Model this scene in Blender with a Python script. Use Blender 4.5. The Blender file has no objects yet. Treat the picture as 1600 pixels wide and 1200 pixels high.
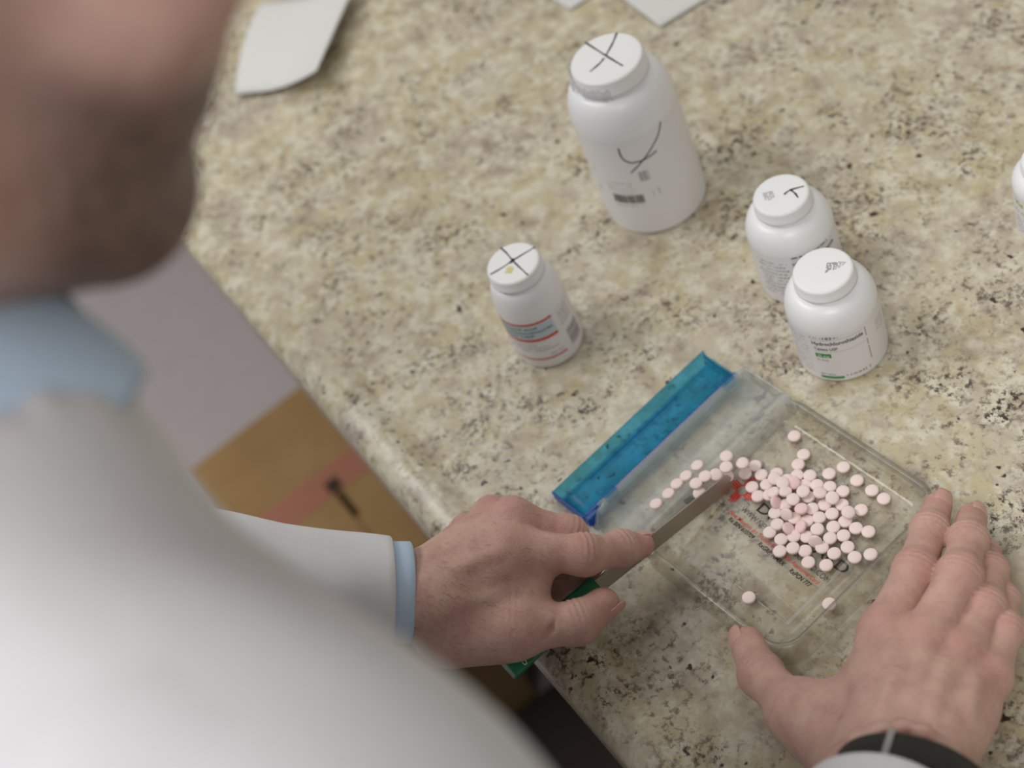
import bpy, bmesh, math, random
import numpy as np
from mathutils import Vector, Matrix

random.seed(7); rng = np.random.default_rng(7)
sc = bpy.context.scene
COL = sc.collection
CT = 0.92                      # height of the counter top above the floor (m)

# ------------------------------------------------------------------ camera
F_PX = 2520.0
AX = np.array([[0.5383, 0.5338, -0.6522], [0.7815, -0.6059, 0.1491], [-0.3156, -0.5899, -0.7433]])
CAM = np.array([0.4893, -0.0511, 0.755])          # above the counter, edge of the counter = x axis
cd = bpy.data.cameras.new('camera'); cam = bpy.data.objects.new('camera', cd); COL.objects.link(cam)
r_, u_, b_ = AX[:, 0], -AX[:, 1], -AX[:, 2]
cam.matrix_world = Matrix(((r_[0], u_[0], b_[0], CAM[0]), (r_[1], u_[1], b_[1], CAM[1]),
                           (r_[2], u_[2], b_[2], CAM[2] + CT), (0, 0, 0, 1)))
cd.sensor_width = 36; cd.lens = 36 * F_PX / 1600
cd.clip_start = 0.01
cd.dof.use_dof = True; cd.dof.focus_distance = 0.848; cd.dof.aperture_fstop = 5.0
sc.camera = cam

# ------------------------------------------------------------------ light
sc.view_settings.view_transform = 'Standard'; sc.view_settings.look = 'None'
sc.view_settings.gamma = 1; sc.view_settings.use_curve_mapping = False
sc.view_settings.exposure = 0.0
w = bpy.data.worlds.new('world'); sc.world = w; w.use_nodes = True
bg = w.node_tree.nodes['Background']; bg.inputs[0].default_value = (0.93, 0.96, 1.0, 1); bg.inputs[1].default_value = 0.20
def lamp(name, x, y, z, sx, sy, power, col=(1, 0.985, 0.96)):
    l = bpy.data.lights.new(name, 'AREA'); l.shape = 'RECTANGLE'; l.size = sx; l.size_y = sy; l.energy = power; l.color = col
    o = bpy.data.objects.new(name, l); COL.objects.link(o); o.location = (x, y, z); return o
lamp('ceiling_light', -1.1, -0.75, 2.75, 1.2, 0.6, 25)
lamp('ceiling_light', 1.1, -0.75, 2.75, 1.2, 0.6, 30)
lamp('ceiling_light', -1.1, 0.45, 2.75, 1.2, 0.6, 6)

# ------------------------------------------------------------------ helpers
def at(u, v, h=0.0):
    """point at height h over the counter top on the sight line of photo pixel (u, v)"""
    d = AX @ np.array([u - 800, v - 600, F_PX])
    t = (h - CAM[2]) / d[2]
    return CAM + t * d
def L(p): return Vector((float(p[0]), float(p[1]), float(p[2]) + CT))
def tag(o, label=None, cat=None, group=None, kind=None):
    if label: o['label'] = label
    if cat: o['category'] = cat
    if group: o['group'] = group
    if kind: o['kind'] = kind
    return o
def empty(name, loc, rz=0):
    o = bpy.data.objects.new(name, None); COL.objects.link(o); o.location = loc; o.rotation_euler = (0, 0, rz)
    o.empty_display_size = 0.02
    return o
def link(name, me, mat, parent=None, smooth=True):
    o = bpy.data.objects.new(name, me); COL.objects.link(o)
    if mat is not None and not me.materials: me.materials.append(mat)
    if smooth and len(me.polygons): me.polygons.foreach_set('use_smooth', [True] * len(me.polygons))
    if parent is not None: o.parent = parent
    return o
def mesh(name, verts, faces, mat, parent=None, smooth=True):
    me = bpy.data.meshes.new(name); me.from_pydata([tuple(map(float, v)) for v in verts], [], [tuple(f) for f in faces]); me.update()
    return link(name, me, mat, parent, smooth)
def from_bm(name, bm, mat, parent=None, smooth=False):
    me = bpy.data.meshes.new(name); bm.to_mesh(me); bm.free(); return link(name, me, mat, parent, smooth)
def box_bm(x0, x1, y0, y1, z0, z1, bev=0.0, seg=2, bm=None):
    bm = bm or bmesh.new()
    r = bmesh.ops.create_cube(bm, size=1)
    bmesh.ops.scale(bm, vec=(x1 - x0, y1 - y0, z1 - z0), verts=r['verts'])
    bmesh.ops.translate(bm, vec=((x0 + x1) / 2, (y0 + y1) / 2, (z0 + z1) / 2), verts=r['verts'])
    if bev:
        es = list({e for v in r['verts'] for e in v.link_edges})
        bmesh.ops.bevel(bm, geom=es, offset=bev, segments=seg, affect='EDGES', profile=0.5)
    return bm
def lathe(profile, n=64):
    V, Fc = [], []
    for r, z in profile:
        for i in range(n):
            a = 2 * math.pi * i / n; V.append((r * math.cos(a), r * math.sin(a), z))
    m = len(profile)
    for j in range(m - 1):
        for i in range(n):
            Fc.append((j * n + i, j * n + (i + 1) % n, (j + 1) * n + (i + 1) % n, (j + 1) * n + i))
    Fc.append(tuple(range(n - 1, -1, -1))); Fc.append(tuple((m - 1) * n + i for i in range(n)))
    return V, Fc
def ribbon(pts, width, nrm, thick=0.0):
    """flat pen stroke along pts (3d), normals nrm per point"""
    pts = [np.array(p, float) for p in pts]; V, Fc = [], []
    for i, p in enumerate(pts):
        t = pts[min(i + 1, len(pts) - 1)] - pts[max(i - 1, 0)]
        s = np.cross(nrm[i], t); s /= np.linalg.norm(s) + 1e-9
        wd = width[i] if hasattr(width, '__len__') else width
        V += [p + s * wd / 2, p - s * wd / 2]
    for i in range(len(pts) - 1): Fc.append((2 * i, 2 * i + 1, 2 * i + 3, 2 * i + 2))
    return V, Fc
def spline(pts, n=24):
    pts = np.array(pts, float); P = np.vstack([2 * pts[0] - pts[1], pts, 2 * pts[-1] - pts[-2]]); out = []
    m = len(pts) - 1
    for k in range(n + 1):
        s = k / n * m; i = min(int(s), m - 1); t = s - i
        p0, p1, p2, p3 = P[i:i + 4]
        out.append(0.5 * ((2 * p1) + (p2 - p0) * t + (2 * p0 - 5 * p1 + 4 * p2 - p3) * t * t + (3 * p1 - p0 - 3 * p2 + p3) * t ** 3))
    return np.array(out)

# ---- materials
def mat(name, col, rough=0.5, spec=0.5, metal=0.0, **kw):
    m = bpy.data.materials.new(name); m.use_nodes = True; b = m.node_tree.nodes['Principled BSDF']
    b.inputs['Base Color'].default_value = (*col, 1); b.inputs['Roughness'].default_value = rough
    b.inputs['Specular IOR Level'].default_value = spec; b.inputs['Metallic'].default_value = metal
    for k, v in kw.items(): b.inputs[k.replace('_', ' ')].default_value = v
    return m
def N(m, t, **kw):
    n = m.node_tree.nodes.new(t)
    for k, v in kw.items():
        if k.startswith('i_'):
            key = k[2:].replace('_', ' '); n.inputs[key].default_value = v
        else: setattr(n, k, v)
    return n
def lk(m, a, b): m.node_tree.links.new(a, b)
def noise(m, scale, detail=3, rough=0.5, co=None):
    n = N(m, 'ShaderNodeTexNoise'); n.inputs['Scale'].default_value = scale; n.inputs['Detail'].default_value = detail; n.inputs['Roughness'].default_value = rough
    if co is not None: lk(m, co, n.inputs['Vector'])
    return n
def ramp(m, src, stops, interp='LINEAR'):
    r = N(m, 'ShaderNodeValToRGB'); r.color_ramp.interpolation = interp; e = r.color_ramp.elements
    while len(e) < len(stops): e.new(0.5)
    for i, (p, c) in enumerate(stops): e[i].position = p; e[i].color = (*c, 1) if len(c) == 3 else c
    lk(m, src, r.inputs[0]); return r
def mixc(m, fac, a, b, blend='MIX'):
    n = N(m, 'ShaderNodeMix', data_type='RGBA', blend_type=blend)
    for s, v in ((n.inputs[0], fac), (n.inputs[6], a), (n.inputs[7], b)):
        if hasattr(v, 'links') or hasattr(v, 'is_linked'): lk(m, v, s)
        else: s.default_value = v if not isinstance(v, tuple) else (*v, 1)
    return n.outputs[2]
def bump(m, h, strength, dist=0.001):
    b = N(m, 'ShaderNodeBump'); b.inputs['Strength'].default_value = strength; b.inputs['Distance'].default_value = dist
    lk(m, h, b.inputs['Height']); lk(m, b.outputs[0], m.node_tree.nodes['Principled BSDF'].inputs['Normal'])
def srgb(r, g, b):
    f = lambda c: (c / 255 / 12.92) if c / 255 <= 0.04045 else ((c / 255 + 0.055) / 1.055) ** 2.4
    return (f(r), f(g), f(b))

M = {}
def make_granite():
    m = mat('speckled_laminate', (0.5, 0.45, 0.33), 0.30, 0.45); b = m.node_tree.nodes['Principled BSDF']
    co = N(m, 'ShaderNodeTexCoord').outputs['Object']
    base = ramp(m, noise(m, 11, 5, 0.62, co).outputs[0], [(0.32, srgb(166, 153, 138)), (0.45, srgb(190, 180, 158)), (0.56, srgb(188, 176, 142)), (0.68, srgb(196, 189, 172))])
    pale = ramp(m, noise(m, 95, 3, 0.6, co).outputs[0], [(0.44, (0, 0, 0)), (0.62, (1, 1, 1))])
    c = mixc(m, pale.outputs[0], base.outputs[0], srgb(208, 202, 182))
    # grey mottling
    gm = ramp(m, noise(m, 55, 4, 0.6, co).outputs[0], [(0.5, (0, 0, 0)), (0.72, (0.75, 0.75, 0.75))])
    c = mixc(m, gm.outputs[0], c, srgb(150, 134, 120))
    # brown speckle, clustered
    cl = ramp(m, noise(m, 16, 4, 0.65, co).outputs[0], [(0.40, (0, 0, 0)), (0.62, (1, 1, 1))])
    s1 = ramp(m, noise(m, 175, 4, 0.66, co).outputs[0], [(0.53, (0, 0, 0)), (0.64, (0.9, 0.9, 0.9))])
    mm = N(m, 'ShaderNodeMath', operation='MULTIPLY'); lk(m, cl.outputs[0], mm.inputs[0]); lk(m, s1.outputs[0], mm.inputs[1])
    c = mixc(m, mm.outputs[0], c, srgb(106, 86, 72))
    cl2 = ramp(m, noise(m, 23, 5, 0.7, co).outputs[0], [(0.49, (0, 0, 0)), (0.64, (1, 1, 1))])
    s2 = ramp(m, noise(m, 240, 5, 0.75, co).outputs[0], [(0.50, (0, 0, 0)), (0.57, (1, 1, 1))])
    m2 = N(m, 'ShaderNodeMath', operation='MULTIPLY'); lk(m, cl2.outputs[0], m2.inputs[0]); lk(m, s2.outputs[0], m2.inputs[1])
    c = mixc(m, m2.outputs[0], c, srgb(56, 42, 38))
    s3 = ramp(m, noise(m, 120, 2, 0.5, co).outputs[0], [(0.70, (0, 0, 0)), (0.74, (1, 1, 1))])
    c = mixc(m, s3.outputs[0], c, srgb(58, 46, 40))
    lk(m, c, b.inputs['Base Color'])
    bump(m, noise(m, 400, 2, 0.5, co).outputs[0], 0.05)
    return m
M['granite'] = make_granite()
def make_skin():
    m = mat('skin', (0.5, 0.3, 0.24), 0.46, 0.4); b = m.node_tree.nodes['Principled BSDF']
    co = N(m, 'ShaderNodeTexCoord').outputs['Object']
    n1 = noise(m, 70, 4, 0.6, co); n2 = noise(m, 520, 3, 0.6, co)
    c = ramp(m, n1.outputs[0], [(0.3, srgb(186, 146, 134)), (0.5, srgb(198, 160, 147)), (0.72, srgb(206, 172, 156))]).outputs[0]
    a = N(m, 'ShaderNodeAttribute', attribute_name='red')
    c = mixc(m, a.outputs['Fac'], c, srgb(186, 130, 122))
    f = ramp(m, n2.outputs[0], [(0.3, (0.93, 0.93, 0.93)), (0.6, (1.02, 1.02, 1.02))]).outputs[0]
    c = mixc(m, 1.0, c, f, 'MULTIPLY')
    bd = N(m, 'ShaderNodeAttribute', attribute_name='beard')
    c = mixc(m, bd.outputs['Fac'], c, srgb(66, 50, 42))
    lk(m, c, b.inputs['Base Color'])
    b.inputs['Subsurface Weight'].default_value = 0.12; b.inputs['Subsurface Radius'].default_value = (1, 0.35, 0.2); b.inputs['Subsurface Scale'].default_value = 0.004
    v = N(m, 'ShaderNodeTexVoronoi', feature='DISTANCE_TO_EDGE'); v.inputs['Scale'].default_value = 620; lk(m, co, v.inputs['Vector'])
    n3 = noise(m, 240, 4, 0.6, co)
    ad = N(m, 'ShaderNodeMath', operation='ADD'); lk(m, v.outputs[0], ad.inputs[0]); lk(m, n3.outputs[0], ad.inputs[1])
    bump(m, ad.outputs[0], 0.22, 0.0012)
    return m
M['skin'] = make_skin()
M['nail'] = mat('nail', srgb(206, 160, 148), 0.3, 0.5)
M['plastic_white'] = mat('white_bottle_plastic', srgb(240, 240, 242), 0.32, 0.45, Subsurface_Weight=0.05, Subsurface_Scale=0.003)
M['cap_white'] = mat('white_cap_plastic', srgb(238, 238, 238), 0.42, 0.4)
M['label'] = mat('white_paper_label', srgb(234, 233, 235), 0.4, 0.4)
M['ink'] = mat('black_ink', srgb(42, 42, 44), 0.6, 0.3)
M['dim_ink'] = mat('dim_ink', srgb(84, 82, 80), 0.6, 0.3)
M['grey_ink'] = mat('grey_ink', srgb(150, 148, 148), 0.6, 0.3)
M['pale_ink'] = mat('pale_grey_ink', srgb(186, 184, 184), 0.6, 0.3)
M['red_ink'] = mat('red_ink', srgb(206, 48, 40), 0.5, 0.3)
M['green_ink'] = mat('green_ink', srgb(50, 150, 72), 0.5, 0.3)
M['lime_ink'] = mat('lime_ink', srgb(140, 176, 44), 0.5, 0.3)
M['blue_ink'] = mat('pale_blue_ink', srgb(192, 214, 222), 0.5, 0.3)
M['violet_ink'] = mat('violet_ink', srgb(130, 120, 180), 0.5, 0.3)
M['smear'] = mat('yellow_smear', srgb(214, 208, 150), 0.6, 0.3)
M['paper'] = mat('white_paper', srgb(212, 211, 208), 0.7, 0.2)
M['pill'] = mat('pale_pink_tablet', srgb(244, 224, 219), 0.6, 0.3, Subsurface_Weight=0.1, Subsurface_Scale=0.001)
M['pink_pill'] = mat('pink_tablet', srgb(244, 212, 209), 0.6, 0.3, Subsurface_Weight=0.1, Subsurface_Scale=0.001)
def fabric(name, col, scale=900, bs=0.15):
    m = mat(name, col, 0.85, 0.2); co = N(m, 'ShaderNodeTexCoord').outputs['Object']
    c = ramp(m, noise(m, 30, 3, 0.5, co).outputs[0], [(0.3, tuple(x * 0.95 for x in col)), (0.7, col)])
    lk(m, c.outputs[0], m.node_tree.nodes['Principled BSDF'].inputs['Base Color'])
    bump(m, noise(m, scale, 2, 0.5, co).outputs[0], bs); return m
M['coat'] = fabric('white_cotton', srgb(218, 218, 222))
M['shirt'] = fabric('pale_blue_cotton', srgb(186, 206, 228))
M['navy'] = fabric('navy_cloth', srgb(44, 52, 84))
M['trouser'] = fabric('dark_brown_cloth', srgb(66, 56, 50))
M['hair'] = fabric('dark_brown_hair', srgb(66, 50, 40), 300, 0.6)
M['leather'] = mat('black_leather', srgb(40, 36, 34), 0.5)
M['strap'] = mat('black_rubber', srgb(36, 36, 36), 0.55, 0.3)
M['steel'] = mat('dull_steel', srgb(178, 172, 162), 0.42, 0.5, 0.9)
M['eye'] = mat('eye_white', srgb(230, 226, 220), 0.2)
M['iris'] = mat('iris_brown', srgb(70, 46, 30), 0.2)
M['green_handle'] = mat('green_plastic', srgb(20, 116, 78), 0.35, 0.5)
def clear(name, tint, milk, milkcol, rough=0.08, gloss=0.025):
    """thin clear plastic: mostly straight-through, a little haze and gloss"""
    m = bpy.data.materials.new(name); m.use_nodes = True; t = m.node_tree; t.nodes.clear()
    out = t.nodes.new('ShaderNodeOutputMaterial'); tr = t.nodes.new('ShaderNodeBsdfTransparent'); tr.inputs[0].default_value = (*tint, 1)
    df = t.nodes.new('ShaderNodeBsdfDiffuse'); df.inputs[0].default_value = (*milkcol, 1)
    gl = t.nodes.new('ShaderNodeBsdfGlossy'); gl.inputs['Roughness'].default_value = rough
    m1 = t.nodes.new('ShaderNodeMixShader'); m1.inputs[0].default_value = milk
    m2 = t.nodes.new('ShaderNodeMixShader'); lw = t.nodes.new('ShaderNodeLayerWeight'); lw.inputs[0].default_value = 0.5
    pw = t.nodes.new('ShaderNodeMath'); pw.operation = 'POWER'; pw.inputs[1].default_value = 4.0; t.links.new(lw.outputs['Facing'], pw.inputs[0])
    fr = t.nodes.new('ShaderNodeMath'); fr.operation = 'MULTIPLY_ADD'; fr.inputs[1].default_value = 0.5; fr.inputs[2].default_value = gloss; t.links.new(pw.outputs[0], fr.inputs[0])
    t.links.new(tr.outputs[0], m1.inputs[1]); t.links.new(df.outputs[0], m1.inputs[2])
    t.links.new(fr.outputs[0], m2.inputs[0]); t.links.new(m1.outputs[0], m2.inputs[1]); t.links.new(gl.outputs[0], m2.inputs[2])
    t.links.new(m2.outputs[0], out.inputs[0]); return m
M['clear'] = clear('clear_plastic', (0.90, 0.89, 0.865), 0.11, (0.50, 0.47, 0.41))
M['wallclear'] = clear('clear_tray_wall', (0.84, 0.83, 0.80), 0.16, (0.52, 0.50, 0.44), 0.15, 0.03)
M['frost'] = clear('frosted_plastic', (0.96, 0.97, 0.97), 0.16, (0.72, 0.74, 0.74), 0.3)
M['film'] = clear('torn_film', (0.95, 0.95, 0.95), 0.35, (0.8, 0.8, 0.82), 0.2)
M['blue_clear'] = clear('clear_blue_plastic', (0.40, 0.78, 0.92), 0.06, (0.10, 0.42, 0.75), 0.3, 0.010)
M['blue_deep'] = clear('deep_blue_plastic', (0.10, 0.36, 0.80), 0.28, (0.05, 0.20, 0.62), 0.15)
M['floor'] = fabric('grey_vinyl', srgb(192, 182, 180), 60, 0.02)
M['cabinet'] = fabric('dark_laminate', srgb(62, 52, 46), 60, 0.02)
M['wall'] = fabric('painted_wall', srgb(214, 210, 202), 200, 0.05)
def make_card():
    m = mat('cardboard', srgb(176, 140, 88), 0.8, 0.15); co = N(m, 'ShaderNodeTexCoord').outputs['Object']
    c = ramp(m, noise(m, 14, 4, 0.6, co).outputs[0], [(0.3, srgb(148, 118, 78)), (0.7, srgb(162, 131, 90))])
    lk(m, c.outputs[0], m.node_tree.nodes['Principled BSDF'].inputs['Base Color']); return m
M['card'] = make_card()
M['tape'] = mat('reddish_packing_tape', srgb(164, 108, 86), 0.4)
M['dark_gap'] = mat('dark_hole', srgb(60, 44, 30), 0.9)

# ------------------------------------------------------------------ the setting
def struct(name, o, label, cat): return tag(o, label, cat, kind='structure')
o = from_bm('floor', box_bm(-3.2, 2.6, -2.6, 0.86, -0.05, 0.0), M['floor']); struct('floor', o, 'grey vinyl floor below the counter', 'floor')
o = from_bm('wall_back', box_bm(-3.2, 2.6, 0.86, 0.96, 0.0, 2.8), M['wall']); struct('wall_back', o, 'pale painted wall behind the counter', 'wall')
# counter top with a raised no-drip edge
prof = [(0.86, 0.0), (0.60, 0.0), (0.30, 0), (0.12, 0), (0.036, 0.0), (0.032, 0.0003), (0.028, 0.0016), (0.0245, 0.0034), (0.021, 0.0044), (0.017, 0.0044), (0.012, 0.0034),
        (0.008, 0.0020), (0.0045, 0.0004), (0.002, -0.0016), (0.0004, -0.0045), (0.0, -0.008), (0.0, -0.034), (0.002, -0.038), (0.05, -0.038), (0.86, -0.038)]
V, Fc = [], []
for x in (-2.2, 1.6):
    for y, z in prof: V.append((x, y, z + CT))
n = len(prof)
for i in range(n): Fc.append((i, (i + 1) % n, n + (i + 1) % n, n + i))
Fc += [tuple(range(n))[::-1], tuple(range(n, 2 * n))]
o = mesh('counter_top', V, Fc, M['granite']); struct('counter', o, 'beige speckled stone-look counter top with rolled front edge', 'counter')
bm = o.data; 
for p in bm.polygons: p.use_smooth = (2 < p.index < 16)
root = empty('base_cabinet', (0, 0.45, 0)); tag(root, 'dark laminate base cabinet under the speckled counter', 'cabinet', kind='structure')
def rel(o, root): o.parent = root; o.location = o.location - root.location; return o
rel(from_bm('body', box_bm(-2.15, 1.55, 0.0905, 0.85, 0.10, CT - 0.0385), M['cabinet']), root)
rel(from_bm('toe_kick', box_bm(-2.15, 1.55, 0.11, 0.85, 0.0, 0.10), M['cabinet']), root)
for k in range(8):
    x0 = -2.14 + k * 0.4612
    rel(from_bm('door', box_bm(x0, x0 + 0.455, 0.072, 0.09, 0.115, CT - 0.05, 0.002), M['cabinet']), root)

o = from_bm('shade_sheet', box_bm(-0.555, 0.95, -0.78, 0.108, 0.0005, 0.012, 0.004), mat('floor_shade', srgb(58, 50, 46), 0.8, 0.2)); tag(o, 'dark brown sheet added on the floor as shade along the counter', 'mat')  # added dark sheet, its colour stands in for the shade below the counter edge
# ------------------------------------------------------------------ cardboard box on the floor
BX0, BX1, BY0, BY1, BH = -0.869, -0.56, -0.128, 0.036, 0.35
root = empty('cardboard_box', (-0.67, -0.05, 0)); tag(root, 'brown cardboard carton with a reddish tape strip on the floor by the counter', 'box')
bm = bmesh.new(); t = 0.004
for a in ((BX0, BX1, BY0, BY0 + t), (BX0, BX1, BY1 - t, BY1), (BX0, BX0 + t, BY0 + t, BY1 - t), (BX1 - t, BX1, BY0 + t, BY1 - t)): box_bm(*a, 0, BH, bm=bm)
box_bm(BX0 + t, BX1 - t, BY0 + t, BY1 - t, 0, t, bm=bm)
rel(from_bm('walls', bm, M['card']), root)
sy = -0.008                                              # the seam between the two long flaps
rel(from_bm('flap', box_bm(-0.735, BX1, BY0, sy - 0.0035, BH, BH + t, 0.0012), M['card'], None), root)
rel(from_bm('flap', box_bm(-0.735, BX1, sy + 0.0035, BY1, BH, BH + t, 0.0012), M['card'], None), root)
rel(from_bm('end_flap', box_bm(BX0, -0.7352, BY0, BY1, BH, BH + t, 0.0012), M['card'], None), root)
rel(from_bm('inner_flap', box_bm(BX0 + 0.002, -0.71, BY0 + t, BY1 - t, BH - 0.005, BH - 0.0005), M['card']), root)
rel(from_bm('inner_flap', box_bm(-0.66, BX1 - 0.002, BY0 + t, BY1 - t, BH - 0.005, BH - 0.0005), M['card']), root)
tp = rel(from_bm('packing_tape', box_bm(-0.742, -0.700, BY0, BY1, BH + t, BH + t + 0.0006), M['tape']), root); tag(tp, 'strip of reddish printed packing tape')
tag(rel(from_bm('torn_hole', box_bm(-0.722, -0.702, sy - 0.008, sy + 0.009, BH + t + 0.0006, BH + t + 0.0009), M['dark_gap']), root), 'dark torn spot where tape meets the seam')

# ------------------------------------------------------------------ papers
def sheet(name, corners, label, lift=None, n=14, group=None):
    c = [np.array(p, float) for p in corners]; V, Fc = [], []
    for j in range(n + 1):
        for i in range(n + 1):
            s, t = i / n, j / n
            p = (1 - s) * (1 - t) * c[0] + s * (1 - t) * c[1] + s * t * c[2] + (1 - s) * t * c[3]
            z = 0.0012 + (lift(s, t) if lift else 0)
            V.append((p[0], p[1], z + CT))
    for j in range(n):
        for i in range(n): a = j * (n + 1) + i; Fc.append((a, a + 1, a + n + 2, a + n + 1))
    o = mesh(name, V, Fc, M['paper']); md = o.modifiers.new('thick', 'SOLIDIFY'); md.thickness = 0.0006
    return tag(o, label, 'paper', group)
c0, c1, c2, c3 = at(414, 12), at(566, -4), at(512, 142), at(371, 155)
sheet('note_paper', (c0, c1, c2, c3), 'square white slip of paper with curled edges beside the person\'s face',
      lambda s, t: 0.004 + 0.016 * max(0, s - 0.35) ** 1.6 * 2 * (0.55 + 0.45 * t) + 0.022 * (1 - s) * (4 * t * (1 - t)) ** 1.0 * 0.35)
sheet('note_paper', (at(925, -4), at(893, 17), at(840, -10), at(880, -45)), 'smaller white paper corner poking in above the largest bottle', lambda s, t: 0.003 * t)
sheet('note_paper', (at(1130, -15), at(1033, 46), at(950, -14), at(1050, -80)), 'large white paper corner lying right of the largest bottle cap', lambda s, t: 0.003 * t + 0.001 * s)

# ------------------------------------------------------------------ text on meshes
def text_geo(body, italic=0.0, bold=0.0):
    cu = bpy.data.curves.new('t', 'FONT'); cu.body = body; cu.size = 1; cu.shear = italic; cu.offset = bold; cu.resolution_u = 3
    ob = bpy.data.objects.new('t', cu); COL.objects.link(ob)
    bpy.context.view_layer.update()
    dg = bpy.context.evaluated_depsgraph_get(); me = bpy.data.meshes.new_from_object(ob.evaluated_get(dg))
    V = np.array([v.co[:] for v in me.vertices]) if len(me.vertices) else np.zeros((0, 3)); Fc = [tuple(p.vertices) for p in me.polygons]
    bpy.data.objects.remove(ob); bpy.data.meshes.remove(me); bpy.data.curves.remove(cu)
    V[:, 0] -= V[:, 0].min(); return V, Fc
class Print:
    """collects flat print (text, bars) wrapped on a cylinder of radius r"""
    def __init__(s, r): s.r = r; s.V = []; s.F = []
    def pt(s, a, z, e=0.00012): rr = s.r + e; a = math.radians(a); return (rr * math.cos(a), rr * math.sin(a), z)
    def text(s, body, a0, a1, z, h, bold=0.0, vertical=False, e=0.00014):
        V, Fc = text_geo(body, 0, bold); k = len(s.V); w = V[:, 0].max()
        for x, y, _ in V: s.V.append(s.pt(a0 + (a1 - a0) * x / w, z + y / 0.72 * h, e))
        s.F += [tuple(k + i for i in f) for f in Fc]
    def bar(s, a0, a1, z0, z1, zb0=None, zb1=None, e=0.0001):
        m = max(1, int(abs(a1 - a0) / 4)); k = len(s.V)
        for i in range(m + 1):
            t = i / m; a = a0 + (a1 - a0) * t
            lo = z0 + ((zb0 if zb0 is not None else z0) - z0) * t; hi = z1 + ((zb1 if zb1 is not None else z1) - z1) * t
            s.V += [s.pt(a, lo, e), s.pt(a, hi, e)]
        for i in range(m): s.F.append((k + 2 * i, k + 2 * i + 2, k + 2 * i + 3, k + 2 * i + 1))
    def dashes(s, a0, a1, z, h, rnd, e=0.0001):
        a = a0
        while a < a1:
            l = rnd.uniform(2.5, 9); s.bar(a, min(a + l, a1), z, z + h, e=e); a += l + rnd.uniform(1.2, 2.2)
    def done(s, name, m, parent):
        o = mesh(name, s.V, s.F, m, parent, False)
        if name in ('fine_print', 'stamp_block', 'barcode'): o['kind'] = 'stuff'
        return o

def bottle(x, y, r, h, rc, cap_h, z_sh, label_z, label_a, name, label):
    root = empty(name, (x, y, CT)); tag(root, label, 'bottle', 'white tablet bottles on the counter')
    rn = rc - 0.0009; zc = h - cap_h; pr = [(0.0005, 0.0009), (r * 0.80, 0.0009), (r * 0.86, 0.0), (r - 0.0022, 0.0), (r - 0.0008, 0.0006), (r - 0.0002, 0.0018), (r, 0.0035), (r, z_sh * 0.4), (r, z_sh)]
    zt = zc - 0.0022
    for k in range(1, 15):
        a = k / 14 * math.pi / 2
        pr.append((rn - 0.0006 + (r - rn + 0.0006) * math.cos(a) ** 0.92, z_sh + (zt - z_sh) * math.sin(a) ** 1.05))
    pr += [(rn - 0.0006, zc - 0.001), (rn - 0.0006, zc + 0.002), (0.0005, zc + 0.002)]
    V, Fc = lathe(pr, 72); mesh('body', V, Fc, M['plastic_white'], root)
    cp = [(0.0005, zc - 0.0002), (rc - 0.0012, zc - 0.0002), (rc + 0.0002, zc), (rc + 0.0002, zc + 0.0014), (rc - 0.0003, zc + 0.0018), (rc - 0.0004, h - 0.0016), (rc - 0.0009, h - 0.0006), (rc - 0.0018, h - 0.0001), (rc - 0.0026, h), (0.0005, h)]
    V, Fc = lathe(cp, 96)
    V = [(vx * (1 + (0.006 if (i % 96) % 2 and 4 <= i // 96 <= 5 else 0)), vy * (1 + (0.006 if (i % 96) % 2 and 4 <= i // 96 <= 5 else 0)), vz) for i, (vx, vy, vz) in enumerate(V)]
    cap = mesh('cap', V, Fc, M['cap_white'], root)
    lab = None
    if label_z:
        p = Print(r); m = 60; a0, a1 = label_a
        for i in range(m + 1):
            a = a0 + (a1 - a0) * i / m; p.V += [p.pt(a, label_z[0], 0.00008), p.pt(a, label_z[1], 0.00008)]
        for i in range(m): p.F.append((2 * i, 2 * i + 2, 2 * i + 3, 2 * i + 1))
        lab = mesh('label', p.V, p.F, M['label'], root)
    return root, cap, lab
def pen(parent, root, h, strokes, width=0.0008, m='ink', name='marker_stroke'):
    """pen strokes on the flat top of a cap, given along the photo's sight lines at the cap's height"""
    for st in strokes:
        pts = [at(u, v, h) for u, v in st]; pts = spline(pts, 16)
        loc = [(p[0] - root.location.x, p[1] - root.location.y, h + 0.00015) for p in pts]
        V, Fc = ribbon(loc, [width * (0.75 + 0.5 * abs(math.sin(k * 0.37 + 1))) for k in range(len(loc))], [np.array((0, 0, 1.0))] * len(loc))
        mesh(name, V, Fc, M[m], parent, False)
def smudge(parent, root, h, quad, m, name, n=9, rows=7, fill=0.7, seed=3):
    rnd = random.Random(seed); c = [at(u, v, h) for u, v in quad]; V, Fc = [], []
    for j in range(rows):
        for i in range(n):
            if rnd.random() > fill: continue
            k = len(V)
            for s, t in ((i, j), (i + 0.85, j), (i + 0.85, j + 0.8), (i, j + 0.8)):
                s, t = s / n, t / rows; p = (1 - s) * (1 - t) * c[0] + s * (1 - t) * c[1] + s * t * c[2] + (1 - s) * t * c[3]
                V.append((p[0] - root.location.x, p[1] - root.location.y, h + 0.00012))
            Fc.append((k, k + 1, k + 2, k + 3))
    mesh(name, V, Fc, M[m], parent, False)

rd = random.Random(5)
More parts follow.
